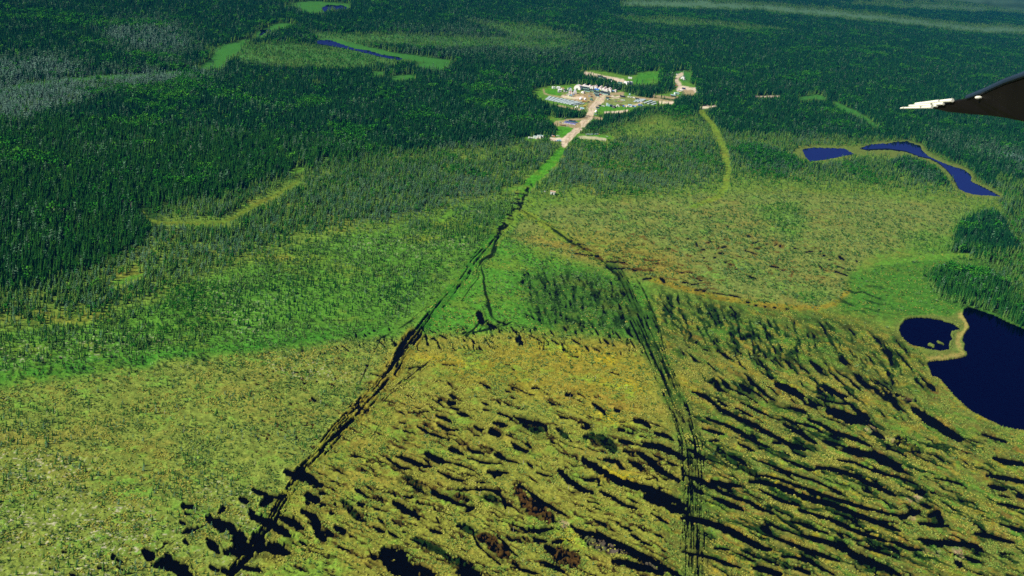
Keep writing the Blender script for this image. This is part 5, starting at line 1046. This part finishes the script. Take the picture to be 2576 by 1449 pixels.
heap("grey rubble right of the dark rubble below the sandy pad", 'S', 670, 608, 7, 3, .9, T_GREY, 16, long=False, name="rubble_heap", cat="rubble")
truck("white boat trailer on the grass above the lower turnoff", 'S', 412, 928, 4.5, T_WHITE, T_WHITE, 5, True, "boat_trailer", "trailer", .6)
truck("brown and orange machine beside the lower turnoff", 'S', 255, 940, 5.5, T_WHITE, T_ORG, -20, True, "tracked_carrier", "machine", 1.0)
truck("pale blue tank truck parked at the lower turnoff", 'S', 445, 1095, 6.2, T_PALEBLUE, T_PALEBLUE, 0, False, "tank_truck", "truck", 1.1)
truck("grey wheel loader left of the pale blue tank truck", 'S', 345, 1100, 3.6, T_GREY, T_GREY, 0, True, "wheel_loader", "loader", .9)
truck("teal car parked on the grass right of the road bend", 'S', 1625, 240, 4.4, T_TEAL, T_TEAL, 0, True, "parked_car", "car", .9)
for i, (X, Y) in enumerate(((1330, 890), (1390, 892), (1450, 893), (1510, 888), (1570, 884), (1630, 884), (1690, 884))):
    heap("grey green pipe bundle, %s from the left on the clearing right of the road" % ("first", "second", "third", "fourth", "fifth", "sixth", "seventh")[i], 'S', X, Y, 2.6, 3, 1.4, T_TEAL if i % 2 else T_GREY, 8, name="pipe_bundle", cat="pipes")
heap("small yellow fittings pile at the right end of the pipe bundles", 'S', 1745, 888, 2.5, 2, .8, T_YEL, 8, long=False, name="fittings_pile", cat="pile")
heap("white bags lying by the sandy strip right of the road", 'S', 1990, 930, 3, 1, .6, T_WHITE, 6, name="bag_pile", cat="bags")
# huts among the trees left of the road
for X, lb in ((1235, "left"), (1290, "middle"), (1325, "right")): crate("white hut in the forest left of the lower turnoff, the %s one of three" % lb, 'T', X, 552 if X > 1250 else 562, 5, 3, 3.4, -5, T_WHITE, T_TEAL, "forest_hut", "hut")
heap("pale boards in the forest left of the three white huts", 'T', 1170, 572, 7, 3, 2.2, T_WHITE, 8)
# upper clearing
house("black roofed hut at the left end of the upper clearing", 'U', 640, 270, 8, 6, 2.6, 1.6, -12, T_TEAL, T_ROOF, ridge='x', windows=2)
house("teal hut right of the black roofed one in the upper clearing", 'U', 740, 295, 6, 5, 2.2, 1.0, -12, T_TEAL, T_ROOF, ridge='x', windows=1)
quonset("dark green tent among the trees of the upper clearing", 'U', 870, 350, 110, 60, 7, -30, T_GREENT, T_TEAL, T_GREENT, 2)
house("white hut with a dark roof between the green tent and the brown shelter", 'U', 962, 372, 5, 4, 2.4, 1.0, -12, T_WHITE, T_ROOF, ridge='x', windows=1)
house("brown open shelter in the upper clearing", 'U', 1030, 392, 5, 4, 2.6, .6, -12, T_BROWN, T_BROWN, "shelter", "shelter", 'x', 1, 0)
house("dark hut half hidden by spruce left of the striped long tent", 'U', 1150, 425, 7, 5, 2.4, 1.0, -12, T_TEAL, T_GREENT, ridge='x', windows=1)
t = quonset("long white round tent with a navy stripe in the upper clearing", 'U', 1290, 440, 120, 85, 17, -40, T_WHITE, T_WHITE, T_WHITE, 1, False)
MB().prism(arch(120 * site('U', 1290, 440)[1] * 1.04, 85 * site('U', 1290, 440)[1] * 1.03, 14, .85), 9.5, 11.6).build("navy_stripe", T_NAVY, t)
crate("plain white container behind the striped long tent", 'U', 1415, 292, 7.2, 3, 3.0, 0, T_WHITE, T_WHITE, "shipping_container", "container")
p_, k_, rz_ = site('U', 378, 170); t = thing("tripod_post", "pair of thin dark posts at the left tip of the upper clearing", "posts", (p_[0], p_[1], 0))
for x_ in (-.5, .6): MB().tube((x_, 0, 0), (x_, 0, 3.4), .12, .08, 6).build("post", T_BROWN, t)
# right clearing
house("steep white frame tent beside the road of the right clearing", 'V', 1108, 490, 7, 7, 3.4, 3.0, -12, T_WHITE, T_WHITE, "frame_tent", "tent", 'y', 1, 0)
heap("white bags right below the steep white frame tent", 'V', 1170, 525, 4, 3, 1.5, T_WHITE, 10, long=False, name="bag_pile", cat="bags")
crate("white box at the top left of the right clearing", 'V', 915, 342, 3.6, 2.5, 1.8, 0, T_WHITE, T_WHITE)
heap("two small white bundles left of the white box on the right clearing", 'V', 820, 338, 3, 2, 1.1, T_WHITE, 6, long=False, name="bundle", cat="bundle")
truck("black flatbed with a white rail parked left of the right clearing's road", 'V', 830, 765, 7, T_TYRE, T_TYRE, 0, True, "flatbed_truck", "truck", 1.2)
truck("red pickup behind the black flatbed", 'V', 912, 715, 5, T_RED, T_RED, -10, True, "pickup_truck", "pickup", .9)
truck("white and navy truck parked at the left edge of the bright sand pad", 'V', 1035, 885, 8, T_WHITE, T_WHITE, -5, False, "camp_truck", "truck", 1.2)
house("navy canvas shelter behind the white and navy truck", 'V', 1150, 830, 6, 4, 1.5, .8, -8, T_NAVY, T_NAVY, "shelter", "shelter", 'x', 1, 0)
house("low teal roofed barn with a brown front left of the sand pad", 'V', 790, 1088, 8, 6, 2.4, 1.1, 18, T_BROWN, T_TEAL, "barn", "barn", 'x', 1, 1)
house("teal roofed barn half behind spruce at the right of the brown fronted one", 'V', 925, 1020, 8, 6, 2.4, 1.2, 18, T_WHITE, T_TEAL, "barn", "barn", 'x', 1, 1)
truck("pale turquoise car at the far edge of the sand pad", 'V', 1600, 815, 4.6, T_PALEBLUE, T_PALEBLUE, 0, True, "parked_car", "car", .9)
quonset("pointed white tent among the trees right of the sand pad", 'V', 1730, 905, 60, 60, 3, 0, T_WHITE, T_WHITE, T_WHITE, 1)
house("white open shelter with thin posts farthest right in the camp", 'V', 2070, 935, 6, 4, 2.6, .3, 0, T_WHITE, T_WHITE, "shelter", "shelter", 'x', 2, 0)
crate("white box right of the white open shelter", 'V', 2180, 905, 3, 2, 2, 0, T_WHITE, T_WHITE)
crate("blue shed half hidden by spruce below the sand pad", 'V', 1640, 985, 6, 3, 2.6, 0, T_NAVY, T_BLUE, "box_shed", "shed")
p_, k_, rz_ = site('V', 1145, 270); t = thing("radio_mast", "thin pale mast at the top of the right clearing", "mast", (p_[0], p_[1], 0)); MB().tube((0, 0, 0), (0, 0, 4), .14, .1, 6).build("pole", T_WHITE, t); MB().box(-.5, .5, -.5, .5, 0, .5).build("base", T_GREY, t)
# lone hut on the bog
house("lone white drill hut standing in the bog below the camp", 'H', 530, 282, 5.2, 4, 3.2, .6, -5, T_WHITE, T_WOOD, "drill_hut", "hut", 'x', 1, 0)
heap("white planks lying right of the lone drill hut", 'H', 585, 275, 4, 1.2, .7, T_WHITE, 6)
crate("tiny white marker box on the bog left of the lone drill hut", 'H', 380, 235, 1.6, 1, 1.2, 0, T_WHITE, T_WHITE, "marker_box", "box")

# ------------------------------------------------------------------ the aircraft's wing tip
def wpt(X, Y, dp, off=0.0):
    uu, vv = (3500 + X / 4.322) * 0.62891, (250 + Y / 4.322) * 0.62891
    return CAM + (RIGHT * ((uu - PW / 2) / FPX) + UP * ((PH / 2 - vv) / FPX) + fwd) * dp + UP * off
def wdep(X): return 14.0 - 2.0 * (X - 440) / 2100
M_WING = mat("shaded_wing_underside", (0.004, 0.0034, 0.0028), 0.5, 0.12, 0.6, 2.5)  # underside shade put into the base colour, brown ground glimpses into its noise
M_EDGE = mat("blue_grey_leading_edge", (0.014, 0.030, 0.055), 0.5, 0.2, 0.2, 3)
M_ROD = mat("cream_paint", (0.80, 0.80, 0.66), 0.5, 0.3, 0.05, 5)
org = wpt(1000, 790, wdep(1000))
t = thing("aircraft_wing", "dark aircraft wing tip with pale rods and a white lamp reaching in from the right", "aircraft wing", tuple(org))
def rel(p): return p - org
out = [(1000, 790), (1270, 855), (1600, 890), (2000, 920), (2300, 962), (2576, 1020), (2900, 1095), (2900, 120), (2576, 275), (2250, 385), (2100, 435), (1900, 520), (1700, 600), (1620, 628), (1380, 668), (1200, 718)]
bot = [rel(wpt(X, Y, wdep(X))) for X, Y in out]
nrm = fwd * 0.10 + UP * 0.02
topp = [p + nrm for p in bot]; nO = len(out)
ctr = sum(bot) / nO - fwd * 0.0
MB().add(bot + topp, [tuple(range(nO)), tuple(range(2 * nO - 1, nO - 1, -1))] + [(i, nO + i, nO + (i + 1) % nO, (i + 1) % nO) for i in range(nO)]).build("wing_panel", M_WING, t)
le = MB(); pts_ = [(1600, 605), (1900, 490), (2250, 330), (2576, 215), (2900, 100)]
for a_, b_ in zip(pts_[:-1], pts_[1:]): le.tube(rel(wpt(*a_, wdep(a_[0]))), rel(wpt(*b_, wdep(b_[0]))), .026 + .006 * (a_[0] - 1600) / 900, .026 + .006 * (b_[0] - 1600) / 900, 10)
le.build("leading_edge", M_EDGE, t)
def w8(x, y): return ((3580 + x / 8.587) - 3500) * 4.322, ((340 + y / 8.587) - 250) * 4.322
for a_, b_, ra in (((190, 798), (305, 780), .010), ((330, 786), (885, 772), .013), ((930, 770), (1270, 752), .018), ((490, 712), (1240, 672), .013), ((1310, 655), (1670, 640), .015), ((700, 650), (1510, 560), .017), ((1570, 552), (1980, 525), .019), ((1330, 722), (1440, 708), .014)):
    A_, B_ = w8(*a_), w8(*b_)
    MB().tube(rel(wpt(*A_, wdep(A_[0]) - .05)), rel(wpt(*B_, wdep(B_[0]) - .05)), ra * .7, ra, 8).build("flap_rod", M_ROD, t)
mb = MB(); c_ = rel(wpt(1790, 606, wdep(1790) - .05)); vs = []
for j in range(7):
    a_ = -math.pi / 2 + math.pi * j / 6
    for i in range(10):
        bb = 2 * math.pi * i / 10; vs.append(c_ + RIGHT * (.036 * math.sin(a_)) + (UP * math.cos(bb) + fwd * math.sin(bb)) * (.017 * math.cos(a_)))
mb.add(vs, [(j * 10 + i, j * 10 + (i + 1) % 10, (j + 1) * 10 + (i + 1) % 10, (j + 1) * 10 + i) for j in range(6) for i in range(10)]).build("wing_lamp", M_ROD, t)

# ------------------------------------------------------------------ haze
hz = bpy.data.materials.new("haze_air"); hz.use_nodes = True
n = hz.node_tree.nodes; l = hz.node_tree.links; n.remove(n['Principled BSDF'])
pv = n.new('ShaderNodeVolumePrincipled'); pv.inputs['Color'].default_value = (0.0, 0.08, 0.30, 1); pv.inputs['Density'].default_value = 0.000065; pv.inputs['Anisotropy'].default_value = 0.0
l.new(pv.outputs[0], n['Material Output'].inputs['Volume'])
tag(MB().box(-60000, 60000, -2000, 92000, -3.0, 330).build("haze", hz), kind='stuff')
